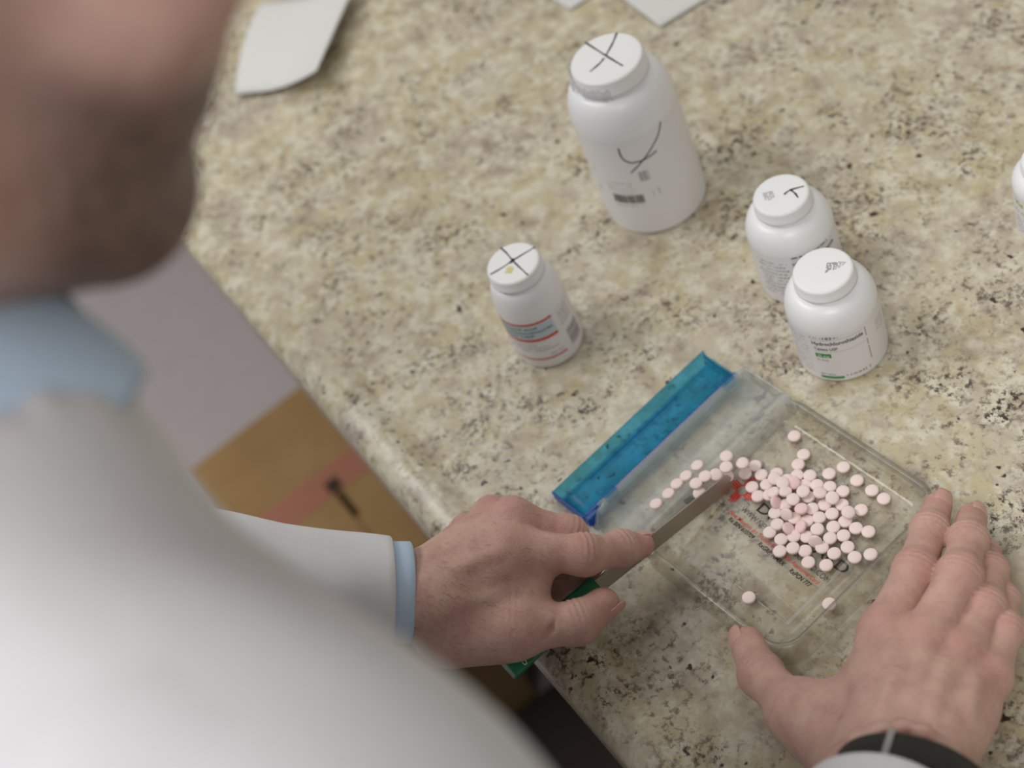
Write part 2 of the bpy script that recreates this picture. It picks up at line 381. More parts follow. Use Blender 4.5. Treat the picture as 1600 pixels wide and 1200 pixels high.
# -- large bottle
R = 0.0338; HB = 0.1245
big, cap, lab = bottle(-0.2259, 0.2602, R, HB, 0.0234, 0.0115, 0.088, (0.004, 0.086), (-170, 120), 'tablet_bottle', 'largest white bottle, black cross on its cap and a pen tick on its side')
pen(cap, big, HB, [[(914, 66), (945, 86), (973, 103)], [(964, 51), (957, 68), (947, 86)], [(944, 91), (936, 100), (922, 112)]], 0.0011)
p = Print(R)
def wrap_pen(p, pts, width):
    P2 = spline([(a, z) for a, z in pts], 30); k = len(p.V)
    for i, (a, z) in enumerate(P2):
        t = P2[min(i + 1, 30)] - P2[max(i - 1, 0)]; t = np.array((math.radians(t[0]) * p.r, t[1])); t /= np.linalg.norm(t) + 1e-9
        s = np.array((-t[1], t[0])) * width / 2
        p.V += [p.pt(a + math.degrees(s[0] / p.r), z + s[1], 0.0002), p.pt(a - math.degrees(s[0] / p.r), z - s[1], 0.0002)]
    for i in range(30): p.F.append((k + 2 * i, k + 2 * i + 2, k + 2 * i + 3, k + 2 * i + 1))
wrap_pen(p, [(-44.6, .0806), (-44.4, .072), (-37.6, .0671), (-28.8, .0664), (-18.6, .0668), (-7.3, .0685)], 0.0010)
wrap_pen(p, [(8.0, .0865), (0.2, .0791), (-17.2, .0697), (-40.9, .0584)], 0.0009)
p.done('pen_tick', M['ink'], lab)
p = Print(R)
a = -73.0
while a < -37.5:
    wd = rd.choice((0.5, 0.5, 0.9, 1.4)); p.bar(a, a + wd, 0.0305, 0.038); a += wd + rd.choice((0.35, 0.5, 0.9) if a > -58 else (0.3, 0.35))
p.done('barcode', M['ink'], lab)
p = Print(R); p.dashes(-72, -40, 0.0275, 0.0011, rd); p.done('fine_print', M['pale_ink'], lab)
p = Print(R)
for zz in (0.0485, 0.0455, 0.0425, 0.0395): p.dashes(-76, -44, zz, 0.0009, rd)
p.done('fine_print', M['pale_ink'], lab)
p = Print(R)
for (ac, zc_, wa, wz) in ((-28.7, 0.0535, 5.2, 0.0042), (-22.0, 0.037, 3.7, 0.0030)):
    for k in range(6): p.bar(ac - wa, ac + wa, zc_ - wz + k * wz / 3, zc_ - wz + (k + 0.72) * wz / 3)
p.done('stamp_block', M['grey_ink'], lab)
p = Print(R); p.bar(-93, -86, 0.0530, 0.0545, 0.0585, 0.0600); p.done('violet_mark', M['violet_ink'], lab)
p = Print(R); p.bar(-94, -89, 0.036, 0.0373, 0.041, 0.0425); p.bar(-99, -95, 0.03, 0.031, 0.036, 0.037); p.done('red_mark', M['tape'], lab)
# torn clear seal around the cap
V, Fc = [], []; nn = 40
for i in range(nn + 1):
    a = math.radians(-200 + 165 * i / nn); rr = 0.0241 + 0.0011 * math.sin(i * 1.7) * (i / nn < 0.6) + 0.0012 * max(0, math.sin(i * 0.9))
    jz = 0.0015 * math.sin(i * 2.3) + 0.001 * math.sin(i * 5.1)
    V += [(rr * math.cos(a), rr * math.sin(a), HB - 0.0125 + jz * 0.4), ((rr - 0.0004) * math.cos(a), (rr - 0.0004) * math.sin(a), HB - 0.004 + jz)]
for i in range(nn): Fc.append((2 * i, 2 * i + 2, 2 * i + 3, 2 * i + 1))
tag(mesh('seal_film', V, Fc, M['film'], big), 'torn clear shrink seal around the cap')

# -- bottle with red label bars
R = 0.0219; HB = 0.0776
b1, cap, lab = bottle(-0.1814, 0.1379, R, HB, 0.0172, 0.0085, 0.0455, (0.004, 0.0455), (-190, 75), 'tablet_bottle', 'small white bottle with red label bars and a black cross on its cap')
pen(cap, b1, HB, [[(782, 387), (792, 396), (800, 406), (812, 418), (825, 430)], [(766, 429), (782, 420), (800, 408), (816, 398), (836, 386)]], 0.0009)
pen(cap, b1, HB, [[(797, 411), (800, 408), (803, 404)]], 0.0018)
pen(cap, b1, HB, [[(794, 427), (796, 422), (800, 417)]], 0.0042, 'smear', 'yellow_smear')
p = Print(R); p.bar(-150, 2, 0.0428, 0.0446); p.bar(-150, 2, 0.0274, 0.0298); p.bar(-150, 3, 0.0093, 0.0107); p.done('red_bars', M['red_ink'], lab)
p = Print(R); p.bar(-150, 2, 0.0303, 0.0422, e=0.00009); p.done('blue_panel', M['blue_ink'], lab)
p = Print(R); p.text('Lisinopril and', -108, -28, 0.0389, 0.0022, 0.012); p.text('Hydrochlorothiazide', -108, -2, 0.0353, 0.0022, 0.012); p.text('Tablets USP', -108, -36, 0.0318, 0.0022, 0.012)
p.done('drug_name', M['ink'], lab)
p = Print(R)
for zz, e in ((0.0235, -40), (0.0205, -20), (0.0178, -5)): p.dashes(-110, e, zz, 0.0013, rd)
p.dashes(-24, -14, 0.0125, 0.0016, rd); p.dashes(-10, 0, 0.0128, 0.0013, rd); p.done('fine_print', M['pale_ink'], lab)
p = Print(R)
for k in range(6): p.dashes(13, 40, 0.041 - k * 0.0022, 0.0011, rd)
p.done('fine_print', M['pale_ink'], lab)
p = Print(R)
for k in range(17): p.bar(15.5, 47, 0.0095 + k * 0.0009, 0.0095 + k * 0.0009 + rd.choice((0.0004, 0.0006, 0.0007)))
p.done('barcode', M['grey_ink'], lab)
p = Print(R); p.bar(-152, -146, 0.031, 0.043); p.done('green_mark', M['lime_ink'], lab)

# -- bottle with green label print
R = 0.0264; HB = 0.0698
b2, cap, lab = bottle(-0.0378, 0.2568, R, HB, 0.0176, 0.0085, 0.0428, (0.0015, 0.0428), (-165, 70), 'tablet_bottle', 'front white bottle of the pair with black and green label print')
lab.hide_render = False
smudge(cap, b2, HB, [(1292, 411), (1312, 409), (1310, 419), (1289, 427)], 'grey_ink', 'stamp_smudge', fill=0.75)
smudge(cap, b2, HB, [(1312, 409), (1323, 409), (1318, 414), (1309, 420)], 'pale_ink', 'stamp_smudge', 5, 5, 0.7)
p = Print(R); p.text('Hydrochlorothiazide', -68.5, -2.5, 0.0345, 0.0031, 0.02); p.text('Tablets USP', -67.5, -37.5, 0.0298, 0.0024, 0.015)
p.text('183', -53, -42, 0.0400, 0.0020, 0.015); p.text('Rx Only', -66.5, -52, 0.0200, 0.0015); p.text('1000 Tablets', -67.5, -48, 0.0066, 0.0014)
p.done('drug_name', M['ink'], lab)
p = Print(R); p.bar(-68.5, -1, 0.0390, 0.0392); p.bar(-67.5, -1, 0.0283, 0.0285); p.dashes(-70, -55, 0.0403, 0.0011, rd); p.dashes(-40, -34, 0.0403, 0.0011, rd)
p.dashes(-35, -11, 0.0048, 0.0014, rd); p.done('fine_print', M['grey_ink'], lab)
p = Print(R)
for k in range(22):
    if k not in (6, 7, 12): p.bar(1.0, 2.4, 0.0385 - k * 0.0013, 0.0393 - k * 0.0013)
p.done('fine_print', M['ink'], lab)
p = Print(R); p.bar(-67.5, -47.5, 0.0230, 0.0268); p.bar(-68.0, -38.2, 0.0032, 0.0054); p.bar(-9.5, -2.6, 0.0040, 0.0066); p.done('green_bars', M['green_ink'], lab)
p = Print(R); p.text('25 mg', -65, -50, 0.0238, 0.0022, 0.01, e=0.0003); p.done('strength_text', M['label'], lab)
p = Print(R)
for k in range(13): p.dashes(-105, -76, 0.038 - k * 0.0026, 0.0009, rd)
for k in range(5): p.dashes(20, 40, 0.034 - k * 0.0022, 0.0009, rd)
p.done('fine_print', M['pale_ink'], lab)

# -- its neighbour behind
R = 0.0262; HB = 0.0713
b3, cap, lab = bottle(-0.0992, 0.2789, R, HB, 0.0172, 0.0085, 0.0448, (0.002, 0.0448), (-165, 70), 'tablet_bottle', 'white bottle half hidden behind another, small black check on its cap')
pen(cap, b3, HB, [[(1225, 304), (1235, 297), (1256, 291)], [(1234, 296), (1242, 302), (1247, 309)]], 0.0010)
smudge(cap, b3, HB, [(1191, 302), (1207, 298), (1211, 309), (1197, 316)], 'pale_ink', 'stamp_smudge', 7, 6, 0.85)
p = Print(R); p.text('Hydrochlorothiazide', -39, 27, 0.0365, 0.0031, 0.02); p.done('drug_name', M['ink'], lab)
p = Print(R); p.bar(-39, 27, 0.0412, 0.0414); p.dashes(-39, 15, 0.0428, 0.0011, rd); p.done('fine_print', M['ink'], lab)
p = Print(R)
for k in range(10): p.dashes(-92 + 3 * (k % 3), -46 - 4 * (k % 2), 0.038 - k * 0.0031, 0.0011, rd)
p.done('fine_print', M['grey_ink'], lab)

# -- bottle cut off by the right side of the photo
q = at(1650, 343); R = 0.0225
b4, cap, lab = bottle(q[0], q[1], R, 0.053, 0.0165, 0.006, 0.036, (0.002, 0.036), (-190, 70), 'tablet_bottle', 'white bottle with lime green lettering at the right edge')
p = Print(R); p.text('Vie', -112, -92, 0.0285, 0.0042, 0.02); p.done('brand_text', M['lime_ink'], lab)
p = Print(R); p.text('0.1 mg', -112, -88, 0.0225, 0.0022); p.done('strength_text', M['ink'], lab)
p = Print(R)
for k in range(6): p.dashes(-112, -60, 0.017 - k * 0.0026, 0.0010, rd)
p.done('fine_print', M['grey_ink'], lab)

# ------------------------------------------------------------------ counting tray
TA = math.radians(5.9); tray = empty('counting_tray', (-0.0475, 0.0788, CT), TA)
tag(tray, 'clear plastic pill counting tray with red and black print under the hands', 'tray')
cu_, su_ = math.cos(TA), math.sin(TA)
def tl(p): dx, dy = p[0] + 0.0475, p[1] - 0.0788; return (dx * cu_ + dy * su_, -dx * su_ + dy * cu_, p[2])    # counter -> tray frame
TL, TD, RIM, FL = 0.151, 0.125, 0.0165, 0.0032
CH = 0.037                                                  # chute width
def rrect(x0, x1, y0, y1, r, n=7):
    pts = []
    for cx, cy, a0 in ((x1 - r, y1 - r, 0), (x0 + r, y1 - r, 90), (x0 + r, y0 + r, 180), (x1 - r, y0 + r, 270)):
        for k in range(n + 1):
            a = math.radians(a0 + 90 * k / n); pts.append((cx + r * math.cos(a), cy + r * math.sin(a)))
    return pts
def skin_loops(loops, cap_first=False, cap_last=False):
    V, Fc = [], []; m = len(loops[0][0])
    for pts, z in loops: V += [(x, y, z) for x, y in pts]
    for j in range(len(loops) - 1):
        for i in range(m): a = j * m; Fc.append((a + i, a + (i + 1) % m, a + m + (i + 1) % m, a + m + i))
    if cap_first: Fc.append(tuple(range(m))[::-1])
    if cap_last: Fc.append(tuple((len(loops) - 1) * m + i for i in range(m)))
    return V, Fc
# deck: floor sheet turning up into flared walls with a flat rolled rim
D0 = CH - 0.004
lo = [(rrect(D0 + 0.010, TL - 0.014, 0.012, TD - 0.012, 0.008), FL), (rrect(D0 + 0.006, TL - 0.010, 0.008, TD - 0.008, 0.010), FL + 0.0008),
      (rrect(D0 + 0.003, TL - 0.006, 0.005, TD - 0.005, 0.012), FL + 0.005), (rrect(D0 + 0.001, TL - 0.004, 0.0035, TD - 0.0035, 0.0135), RIM - 0.0006), (rrect(D0 + 0.0005, TL - 0.0035, 0.003, TD - 0.003, 0.014), RIM),
      (rrect(D0 - 0.0005, TL - 0.0008, 0.001, TD - 0.001, 0.016), RIM), (rrect(D0 - 0.001, TL, 0.0, TD, 0.0165), RIM - 0.0008), (rrect(D0 - 0.001, TL + 0.001, -0.001, TD + 0.001, 0.0175), 0.0015), (rrect(D0 - 0.001, TL + 0.0012, -0.0012, TD + 0.0012, 0.0177), 0.0002)]
V, Fc = skin_loops(lo[:3], cap_first=True); deck = mesh('deck', V, Fc, M['clear'], tray)
V, Fc = skin_loops(lo[2:]); Fc = [f for f in Fc if sum(V[i][0] for i in f) / len(f) > CH + 0.0035]; mesh('rim_wall', V, Fc, M['wallclear'], tray)
# chute: a trough with rounded near end, frosted
NC = 15; V, Fc = [], []
def chute_prof():
    return [(-0.001, 0.0006), (-0.0008, 0.0125), (0.0003, 0.0138), (0.0018, 0.0138), (0.0032, 0.0120), (0.0060, 0.0050), (0.0095, 0.0026), (0.014, 0.0020), (0.020, 0.0022), (0.0245, 0.0042), (0.0285, 0.0092), (0.0315, 0.0128), (0.034, 0.0140), (0.0362, 0.0134), (CH + 0.0012, 0.0105), (CH + 0.0035, 0.0042)]
ys = [-0.004, -0.002, 0.002, 0.008] + [0.008 + (TD - 0.012) * k / 12 for k in range(1, 13)] + [TD + 0.0]
for y in ys:
    for (x, z) in chute_prof():
        xx = x
        if y < 0.008:                               # rounded mouth
            s = (0.008 - y) / 0.012; cx = 0.017; xx = cx + (x - cx) * math.sqrt(max(0.0, 1 - 0.30 * s * s)); z = z * (1 - 0.75 * s * s)
        V.append((xx, y, z))
m_ = len(chute_prof())
for j in range(len(ys) - 1):
    for i in range(m_ - 1): a = j * m_ + i; Fc.append((a, a + m_, a + m_ + 1, a + 1))
ch = mesh('chute', V, Fc, M['frost'], tray); md = ch.modifiers.new('thick', 'SOLIDIFY'); md.thickness = 0.0009; tag(ch, 'frosted clear pouring trough')
from_bm('end_wall', box_bm(0.0, CH, TD - 0.0012, TD + 0.0004, 0.001, 0.0140, 0.0005), M['frost'], tray)
for a4 in ((TL - 0.0215, TL - 0.0188, 0.0195, TD - 0.0228), (TL - 0.060, TL - 0.0215, 0.0195, 0.0205)):
    from_bm('deck_ridge', box_bm(*a4, FL + 0.0001, FL + 0.0005, 0.0002), M['clear'], tray)
# blue hinged lid lying open
lid = []; V, Fc = [], []
lp = [(-0.0335, 0.0085), (-0.033, 0.0045), (-0.030, 0.0016), (-0.024, 0.0008), (-0.016, 0.0008), (-0.0095, 0.0014), (-0.0055, 0.0034), (-0.0035, 0.0075)]
for k in range(13):
    y = -0.005 + (TD + 0.001) * k / 12
    for x, z in lp: V.append((x, y, z))
m_ = len(lp)
for j in range(12):
    for i in range(m_ - 1): a = j * m_ + i; Fc.append((a, a + m_, a + m_ + 1, a + 1))
lido = mesh('lid', V, Fc, M['blue_clear'], tray); md = lido.modifiers.new('thick', 'SOLIDIFY'); md.thickness = 0.0009; tag(lido, 'see-through blue hinged lid lying open')
from_bm('rail', box_bm(-0.0062, -0.0036, -0.004, TD - 0.004, 0.0064, 0.0088, 0.0006), M['blue_deep'], lido)
from_bm('rib', box_bm(-0.0268, -0.0258, 0.016, TD * 0.72, 0.0018, 0.0028, 0.0003), M['blue_clear'], lido)
from_bm('end_wall', box_bm(-0.0336, -0.004, -0.0062, -0.0050, 0.0012, 0.0090, 0.0004), M['blue_deep'], lido)
from_bm('end_wall', box_bm(-0.0336, -0.004, TD - 0.0050, TD - 0.0040, 0.0012, 0.0055, 0.0004), M['blue_clear'], lido)
for yy in (0.010, TD - 0.018):
    from_bm('hinge_tab', box_bm(-0.0042, 0.0012, yy, yy + 0.009, 0.0085, 0.0150, 0.0010), M['blue_clear'], lido)
from_bm('corner_lip', box_bm(-0.0040, 0.0005, -0.0062, 0.003, 0.003, 0.0095, 0.0010), M['blue_deep'], lido)
from_bm('hinge_bar', box_bm(-0.0022, -0.0006, 0.004, TD - 0.002, 0.0118, 0.0134, 0.0005), M['frost'], tray)

# print on the deck, reading along the long side
ZP = FL + 0.0003
def tray_text(name, body, p0, p1, hpx, m, bold=0.0, italic=0.0):
    a = np.array(tl(at(*p0, ZP))[:2]); b = np.array(tl(at(*p1, ZP))[:2]); d = b - a; wd = np.linalg.norm(d); d /= wd; nrm = np.array((-d[1], d[0]))
    V, Fc = text_geo(body, italic, bold); w_ = V[:, 0].max()
    P = [(*(a + d * x / w_ * wd + nrm * y / 0.72 * hpx), ZP) for x, y, _ in V]
    return mesh(name, P, Fc, M[m], deck, False)
tray_text('print_line', 'DRUG CARD', (1181, 797), (1318, 898), 0.0066, 'ink', 0.01)
tray_text('print_line', 'WWW.NEWMEXICODRUGCARD.COM', (1156, 797), (1291, 911), 0.0036, 'dim_ink', 0.0)
tray_text('print_line', "New Mexico's #1 Trusted Prescription Assistance Card", (1138, 801), (1277, 914), 0.0026, 'red_ink', 0.004, 0.25)
tray_text('print_line', 'Rx BIN 610709', (1137, 812), (1175, 843), 0.0027, 'ink', 0.02, 0.15)
tray_text('print_line', 'RxGRP: NMRX', (1183, 851), (1223, 885), 0.0027, 'ink', 0.02, 0.15)
tray_text('print_line', 'RxPCN 777', (1232, 893), (1264, 918), 0.0027, 'ink', 0.02, 0.15)
# sun symbol: ring with four groups of four rays
sc0 = np.array(tl(at(1160, 766, ZP))[:2]); V, Fc = [], []
for i in range(28):
    a = 2 * math.pi * i / 28; V += [(sc0[0] + 0.0030 * math.cos(a), sc0[1] + 0.0030 * math.sin(a), ZP), (sc0[0] + 0.0038 * math.cos(a), sc0[1] + 0.0038 * math.sin(a), ZP)]
for i in range(28): j = (i + 1) % 28; Fc.append((2 * i, 2 * i + 1, 2 * j + 1, 2 * j))
sa = -TA + math.radians(3)
for q4 in range(4):
    a = sa + q4 * math.pi / 2; d = np.array((math.cos(a), math.sin(a))); s = np.array((-d[1], d[0]))
    for k, off in enumerate((-0.0021, -0.0007, 0.0007, 0.0021)):
        ln = 0.0098 if k in (1, 2) else 0.0080; k0 = len(V)
        for t, ss in ((0.0034, -0.00045), (ln, -0.00045), (ln, 0.00045), (0.0034, 0.00045)):
            pp = sc0 + d * t + s * (off + ss); V.append((pp[0], pp[1], ZP))
        Fc.append((k0, k0 + 1, k0 + 2, k0 + 3))
tag(mesh('sun_symbol', V, Fc, M['red_ink'], deck, False), 'red sun symbol with rays in four directions')

# ------------------------------------------------------------------ tablets
PR, PT = 0.00374, 0.0027
pp = [(0.0002, 0.0), (PR * 0.6, 0.00012), (PR * 0.92, 0.00045), (PR, 0.00075), (PR, PT - 0.00075), (PR * 0.92, PT - 0.00045), (PR * 0.6, PT - 0.00012), (0.0002, PT)]
V, Fc = lathe([(r, z - PT / 2) for r, z in pp], 24)
pill_me = bpy.data.meshes.new('tablet'); pill_me.from_pydata(V, [], Fc); pill_me.materials.append(M['pill']); pill_me.polygons.foreach_set('use_smooth', [True] * len(Fc)); pill_me.update()
pill_pink = pill_me.copy(); pill_pink.materials.clear(); pill_pink.materials.append(M['pink_pill'])
GRP = 'pale pink tablets on the counting tray'
low = [(1241.2, 681.5), (1255.7, 710.5), (1247.2, 726), (1245.5, 743), (1265.5, 743.2), (1213.5, 740), (1318, 730), (1295.5, 740.5), (1339, 751), (1362.5, 766.5), (1381, 779.5),
       (1296.5, 761), (1317, 768), (1276.5, 758), (1257.5, 758), (1229, 750), (1345.5, 797), (1316, 789), (1288.5, 789), (1300, 803), (1320.5, 815), (1337.5, 825.5), (1357, 831),
       (1302, 823.5), (1318, 837), (1297, 841), (1284.5, 855.5), (1303.5, 865), (1324.5, 855), (1335.5, 871), (1360.5, 866.5), (1263, 879), (1291, 883.5), (1258, 861), (1239, 856.5),
       (1218.5, 861.5), (1220.5, 843), (1240.5, 838), (1260.5, 839), (1202.5, 832), (1214.5, 819.5), (1211, 802), (1241.5, 810), (1261.5, 814), (1280, 809), (1277, 827), (1269, 795),
       (1227, 789), (1263, 777), (1198, 757.5), (1202, 773.5), (1135, 713), (1134.8, 729.8), (1160, 723.8), (1180, 727.9), (1164.6, 740.6), (1189.6, 742.3),
       (1175, 761.3), (1184.4, 775.6), (1170, 934), (1296, 944)]
ramp_p = [(1101.9, 744.4, .0062, 0.25), (1118.8, 741.9, .0050, 0.2), (1087.5, 755.6, .0068, 0.3), (1093, 771, .0055, 0.2), (1113.8, 764.5, .0048, 0.0)]
chute_p = [(1089.6, 727.3), (1072, 743.5), (1057.5, 756), (1044.4, 771.3), (1025, 787.3)]
high = [(1210, 748), (1223, 754.5), (1208, 769.5), (1227, 768), (1255, 768), (1281, 770), (1239, 780.5), (1252, 795), (1300.5, 778), (1325.5, 800.5)]
tilted = [(1240, 754.5, 0.5, 0.9), (1213, 785, 0.85, 2.2), (1229, 804, 1.0, 0.4), (1232, 826, 0.7, 2.5), (1251, 823, 0.55, -0.6), (1273.5, 846, 1.15, 0.75)]
pl_heap = 'pale pink round tablet in the heap over the tray print'
def pill(p, me, label, tilt=0.0, az=0.0):
    o = bpy.data.objects.new('tablet', me); COL.objects.link(o); o.location = L(p)
    if tilt: o.rotation_mode = 'AXIS_ANGLE'; o.rotation_axis_angle = (tilt, math.cos(az), math.sin(az), 0)
    return tag(o, label, 'tablet', GRP)
special = {(1170, 934): 'lone pale pink tablet near the thumb on the tray', (1296, 944): 'lone pale pink tablet near the tray corner by the palm',
           (1241.2, 681.5): 'lone pale pink tablet farthest up the tray, nearest the bottles', (1381, 779.5): 'pale pink tablet closest to the index fingertip',
           (1360.5, 866.5): 'single pale pink tablet just left of the index finger', (1318, 730): 'stray pale pink tablet by the far tray wall, next to the heap'}
placed = []
for (u, v) in low:
    z = FL + 0.0003 + PT / 2; p = at(u, v, z); tilt = 0.0; az = 0.0
    xl = tl(p)[0]
    if xl < CH + 0.0090: z = min(0.0158, z + (CH + 0.0090 - xl) * 1.5); p = at(u, v, z)          # lies on the ridge between deck and trough
    for q, zq in placed:
        dd = np.hypot(p[0] - q[0], p[1] - q[1])
        if dd < 2 * PR * 0.985 and zq < z + 0.0005:
            lift = min(1.0, (2 * PR - dd) / (PR * 0.9)); z = max(z, zq + 0.0005 + 0.0022 * lift); tilt = 0.12 * min(1, lift * 2); az = math.atan2(p[1] - q[1], p[0] - q[0]) - math.pi / 2
    p = at(u, v, z); placed.append((p, z))
    pill(p, pill_me, special.get((u, v), pl_heap if 1195 < u < 1345 else 'pale pink round tablet scattered around the heap on the tray'), -tilt, az)
for (u, v) in high:
    p = at(u, v, FL + 0.0003 + PT * 1.5 + 0.0009); pill(p, pill_pink if (u, v) == (1252, 795) else pill_me, 'pale pink tablet on top in the middle of the heap' if (u, v) == (1252, 795) else pl_heap, rd.uniform(0.1, 0.3), rd.uniform(0, 6))
for (u, v, t, az) in tilted:
    pill(at(u, v, FL + 0.0003 + 0.0034), pill_pink if t < 0.9 else pill_me, 'pale pink tablet standing on its edge in the heap' if t > 1.1 else 'tilted pale pink tablet leaning on others in the heap', t, az)
pill(at(1136, 744.5, 0.0098), pill_me, 'pale pink tablet half hidden behind the tip of the spatula blade', 0.2, TA + math.pi / 2)
for k, (u, v, h, t) in enumerate(ramp_p):
    xr = tl(at(u, v, 0.0145))[0]; hh = 0.0160 if xr < CH + 0.003 else max(0.0075, 0.0160 - (xr - CH - 0.003) * 1.4)
    pill(at(u, v, hh), pill_me, 'pale pink tablet pushed up to the trough by the spatula blade', 0.0 if hh > 0.0157 else 0.35, TA + math.pi / 2)
for k, (u, v) in enumerate(chute_p):
    p = at(u, v, 0.0075); pill(p, pill_me, ['pale pink tablet in the trough nearest the sun symbol', 'second tablet down the trough row', 'middle tablet of the row of five in the trough', 'fourth tablet down the trough row', 'last tablet of the trough row, nearest the pointing fingertip'][k], -0.15, TA + math.pi / 2)

# ------------------------------------------------------------------ spatula
sp = empty('spatula', L(at(930, 916, 0.031))); tag(sp, 'pharmacist\'s spatula with flat metal blade and green handle held by the left hand', 'spatula')
s0 = L(at(1143, 749, 0.0092)); s1 = L(at(933, 917, 0.031)); s2 = L(at(790, 1042, 0.0415))
def slab(a, b, w0, w1, th, nrm, name, m, round_end=False, n=16):
    a, b = np.array(a), np.array(b); d = b - a; ln = np.linalg.norm(d); d /= ln; nrm = np.array(nrm, float); nrm -= d * (nrm @ d); nrm /= np.linalg.norm(nrm); s = np.cross(nrm, d)
    prof = []
    for k in range(n + 1):
        t = k / n; wd = w0 + (w1 - w0) * t
        if round_end and t * ln < w0 / 2: x = t * ln; wd = 2 * math.sqrt(max(1e-9, (w0 / 2) ** 2 - (w0 / 2 - x) ** 2)) * 0.98 + 0.0004
        prof.append((t * ln, wd))
    if round_end: prof = [(w0 / 2 * (1 - math.cos(k / 6 * math.pi / 2)), max(0.0005, w0 * math.sin(k / 6 * math.pi / 2))) for k in range(6)] + [(w0 / 2 + (ln - w0 / 2) * k / 8, w0 + (w1 - w0) * k / 8) for k in range(9)]
    V, Fc = [], []
    for x, wd in prof:
        for ss, tt in ((-1, -1), (1, -1), (1, 1), (-1, 1)): V.append(a + d * x + s * ss * wd / 2 + nrm * tt * th / 2 - np.array(sp.location))
    for j in range(len(prof) - 1):
        for i in range(4): Fc.append((4 * j + i, 4 * j + (i + 1) % 4, 4 * j + 4 + (i + 1) % 4, 4 * j + 4 + i))
    Fc += [(3, 2, 1, 0), tuple(4 * (len(prof) - 1) + i for i in range(4))]
    return mesh(name, V, Fc, m, sp, False)
tilt_n = np.array((0.97, 0.0, 0.24))
slab(s0, np.array(s1) + (np.array(s1) - np.array(s0)) * 0.12, 0.0108, 0.0100, 0.0009, tilt_n, 'blade', M['steel'], True)
hd = slab(s1, s2, 0.0115, 0.0165, 0.0105, (0.45, 0.0, 0.85), 'handle', M['green_handle'])
md = hd.modifiers.new('bev', 'BEVEL'); md.width = 0.0012; md.segments = 2
# lettering on the handle
d = np.array(s2) - np.array(s1); d /= np.linalg.norm(d); nh = np.array((0.45, 0, 0.85)); nh -= d * (nh @ d); nh /= np.linalg.norm(nh); sd = np.cross(nh, d)
V0, F0 = text_geo('car', 0, 0); hw = V0[:, 0].max(); base = np.array(L(at(815, 1037, 0.0415))) + nh * 0.0
base = np.array(s1) + d * ((base - np.array(s1)) @ d) + sd * 0.0068 + nh * 0.0056
mesh('lettering', [base + (-sd) * x / hw * 0.0085 + d * (-y) * 0.005 - np.array(sp.location) for x, y, _ in V0], F0, M['label'], hd, False)
for k in range(2):
    c = np.array(s1) + d * (0.052 - 0.010 * k) + nh * 0.0056; V = []
    for ss, tt in ((-1, -1), (1, -1), (1, 1), (-1, 1)): V.append(c + sd * ss * 0.006 + d * tt * 0.00025 - np.array(sp.location))
    mesh('print_rule', V, [(0, 1, 2, 3)], M['grey_ink'], hd, False)
# ------------------------------------------------------------------ implicit surfaces (for the body)
def surface_nets(fn, lo, hi, h):
    lo = np.array(lo, float); n = np.ceil((np.array(hi) - lo) / h).astype(int) + 1
    g = [lo[k] + h * np.arange(n[k]) for k in range(3)]
    X_, Y_, Z_ = np.meshgrid(*[a.astype(np.float32) for a in g], indexing='ij')
    bs = 6; nb = -(-n // bs); cb = np.meshgrid(*[(lo[k] + h * (bs * np.arange(nb[k]) + (bs - 1) / 2)).astype(np.float32) for k in range(3)], indexing='ij')
    dc = fn(*cb).astype(np.float32); grow = lambda a: np.repeat(np.repeat(np.repeat(a, bs, 0), bs, 1), bs, 2)[:n[0], :n[1], :n[2]]
    near = grow(np.abs(dc) < bs * h * 0.87 * 1.8); d = grow(dc).copy()          # the field is worked out in full only near the surface
    d[near] = fn(X_[near], Y_[near], Z_[near]); ins = d < 0
    c = np.zeros(tuple(n - 1), np.int8)
    for a in (0, 1):
        for b in (0, 1):
            for e in (0, 1): c += ins[a:n[0] - 1 + a, b:n[1] - 1 + b, e:n[2] - 1 + e]
    act = (c > 0) & (c < 8); idx = np.argwhere(act); ids = -np.ones(tuple(n - 1), np.int64); ids[act] = np.arange(len(idx))
    acc = np.zeros((len(idx), 3)); cnt = np.zeros(len(idx))
    cor = [(a, b, e) for a in (0, 1) for b in (0, 1) for e in (0, 1)]
    for i, p in enumerate(cor):
        for q in cor[i + 1:]:
            if sum(abs(x - y) for x, y in zip(p, q)) != 1: continue
            dp = d[tuple((idx + p).T)]; dq = d[tuple((idx + q).T)]; cr = (dp < 0) != (dq < 0)
            t = np.where(cr, dp / np.where(cr, dp - dq, 1), 0)
            acc += cr[:, None] * (np.array(p) + t[:, None] * (np.array(q) - np.array(p))); cnt += cr
    V = lo + (idx + acc / cnt[:, None]) * h
    Q = []
    for ax in range(3):
        o1, o2 = [(1, 2), (2, 0), (0, 1)][ax]
        sl0 = [slice(None)] * 3; sl1 = [slice(None)] * 3; sl0[ax] = slice(0, -1); sl1[ax] = slice(1, None)
        s = ins[tuple(sl0)] != ins[tuple(sl1)]; e = np.argwhere(s)
        e = e[(e[:, o1] > 0) & (e[:, o2] > 0) & (e[:, o1] < n[o1] - 1) & (e[:, o2] < n[o2] - 1)]
        neg = ins[tuple(e.T)]
        def cell(d1, d2):
            k = e.copy(); k[:, o1] += d1; k[:, o2] += d2; return ids[tuple(k.T)]
        q = np.stack([cell(-1, -1), cell(0, -1), cell(0, 0), cell(-1, 0)], 1)
        q[~neg] = q[~neg][:, ::-1]; Q.append(q)
    Q = np.concatenate(Q); Q = Q[(Q >= 0).all(1)]
    return V, Q
def smin(a, b, k):
    h = np.maximum(k - np.abs(a - b), 0) / k
    return np.minimum(a, b) - h * h * k * 0.25
def smax(a, b, k): return -smin(-a, -b, k)
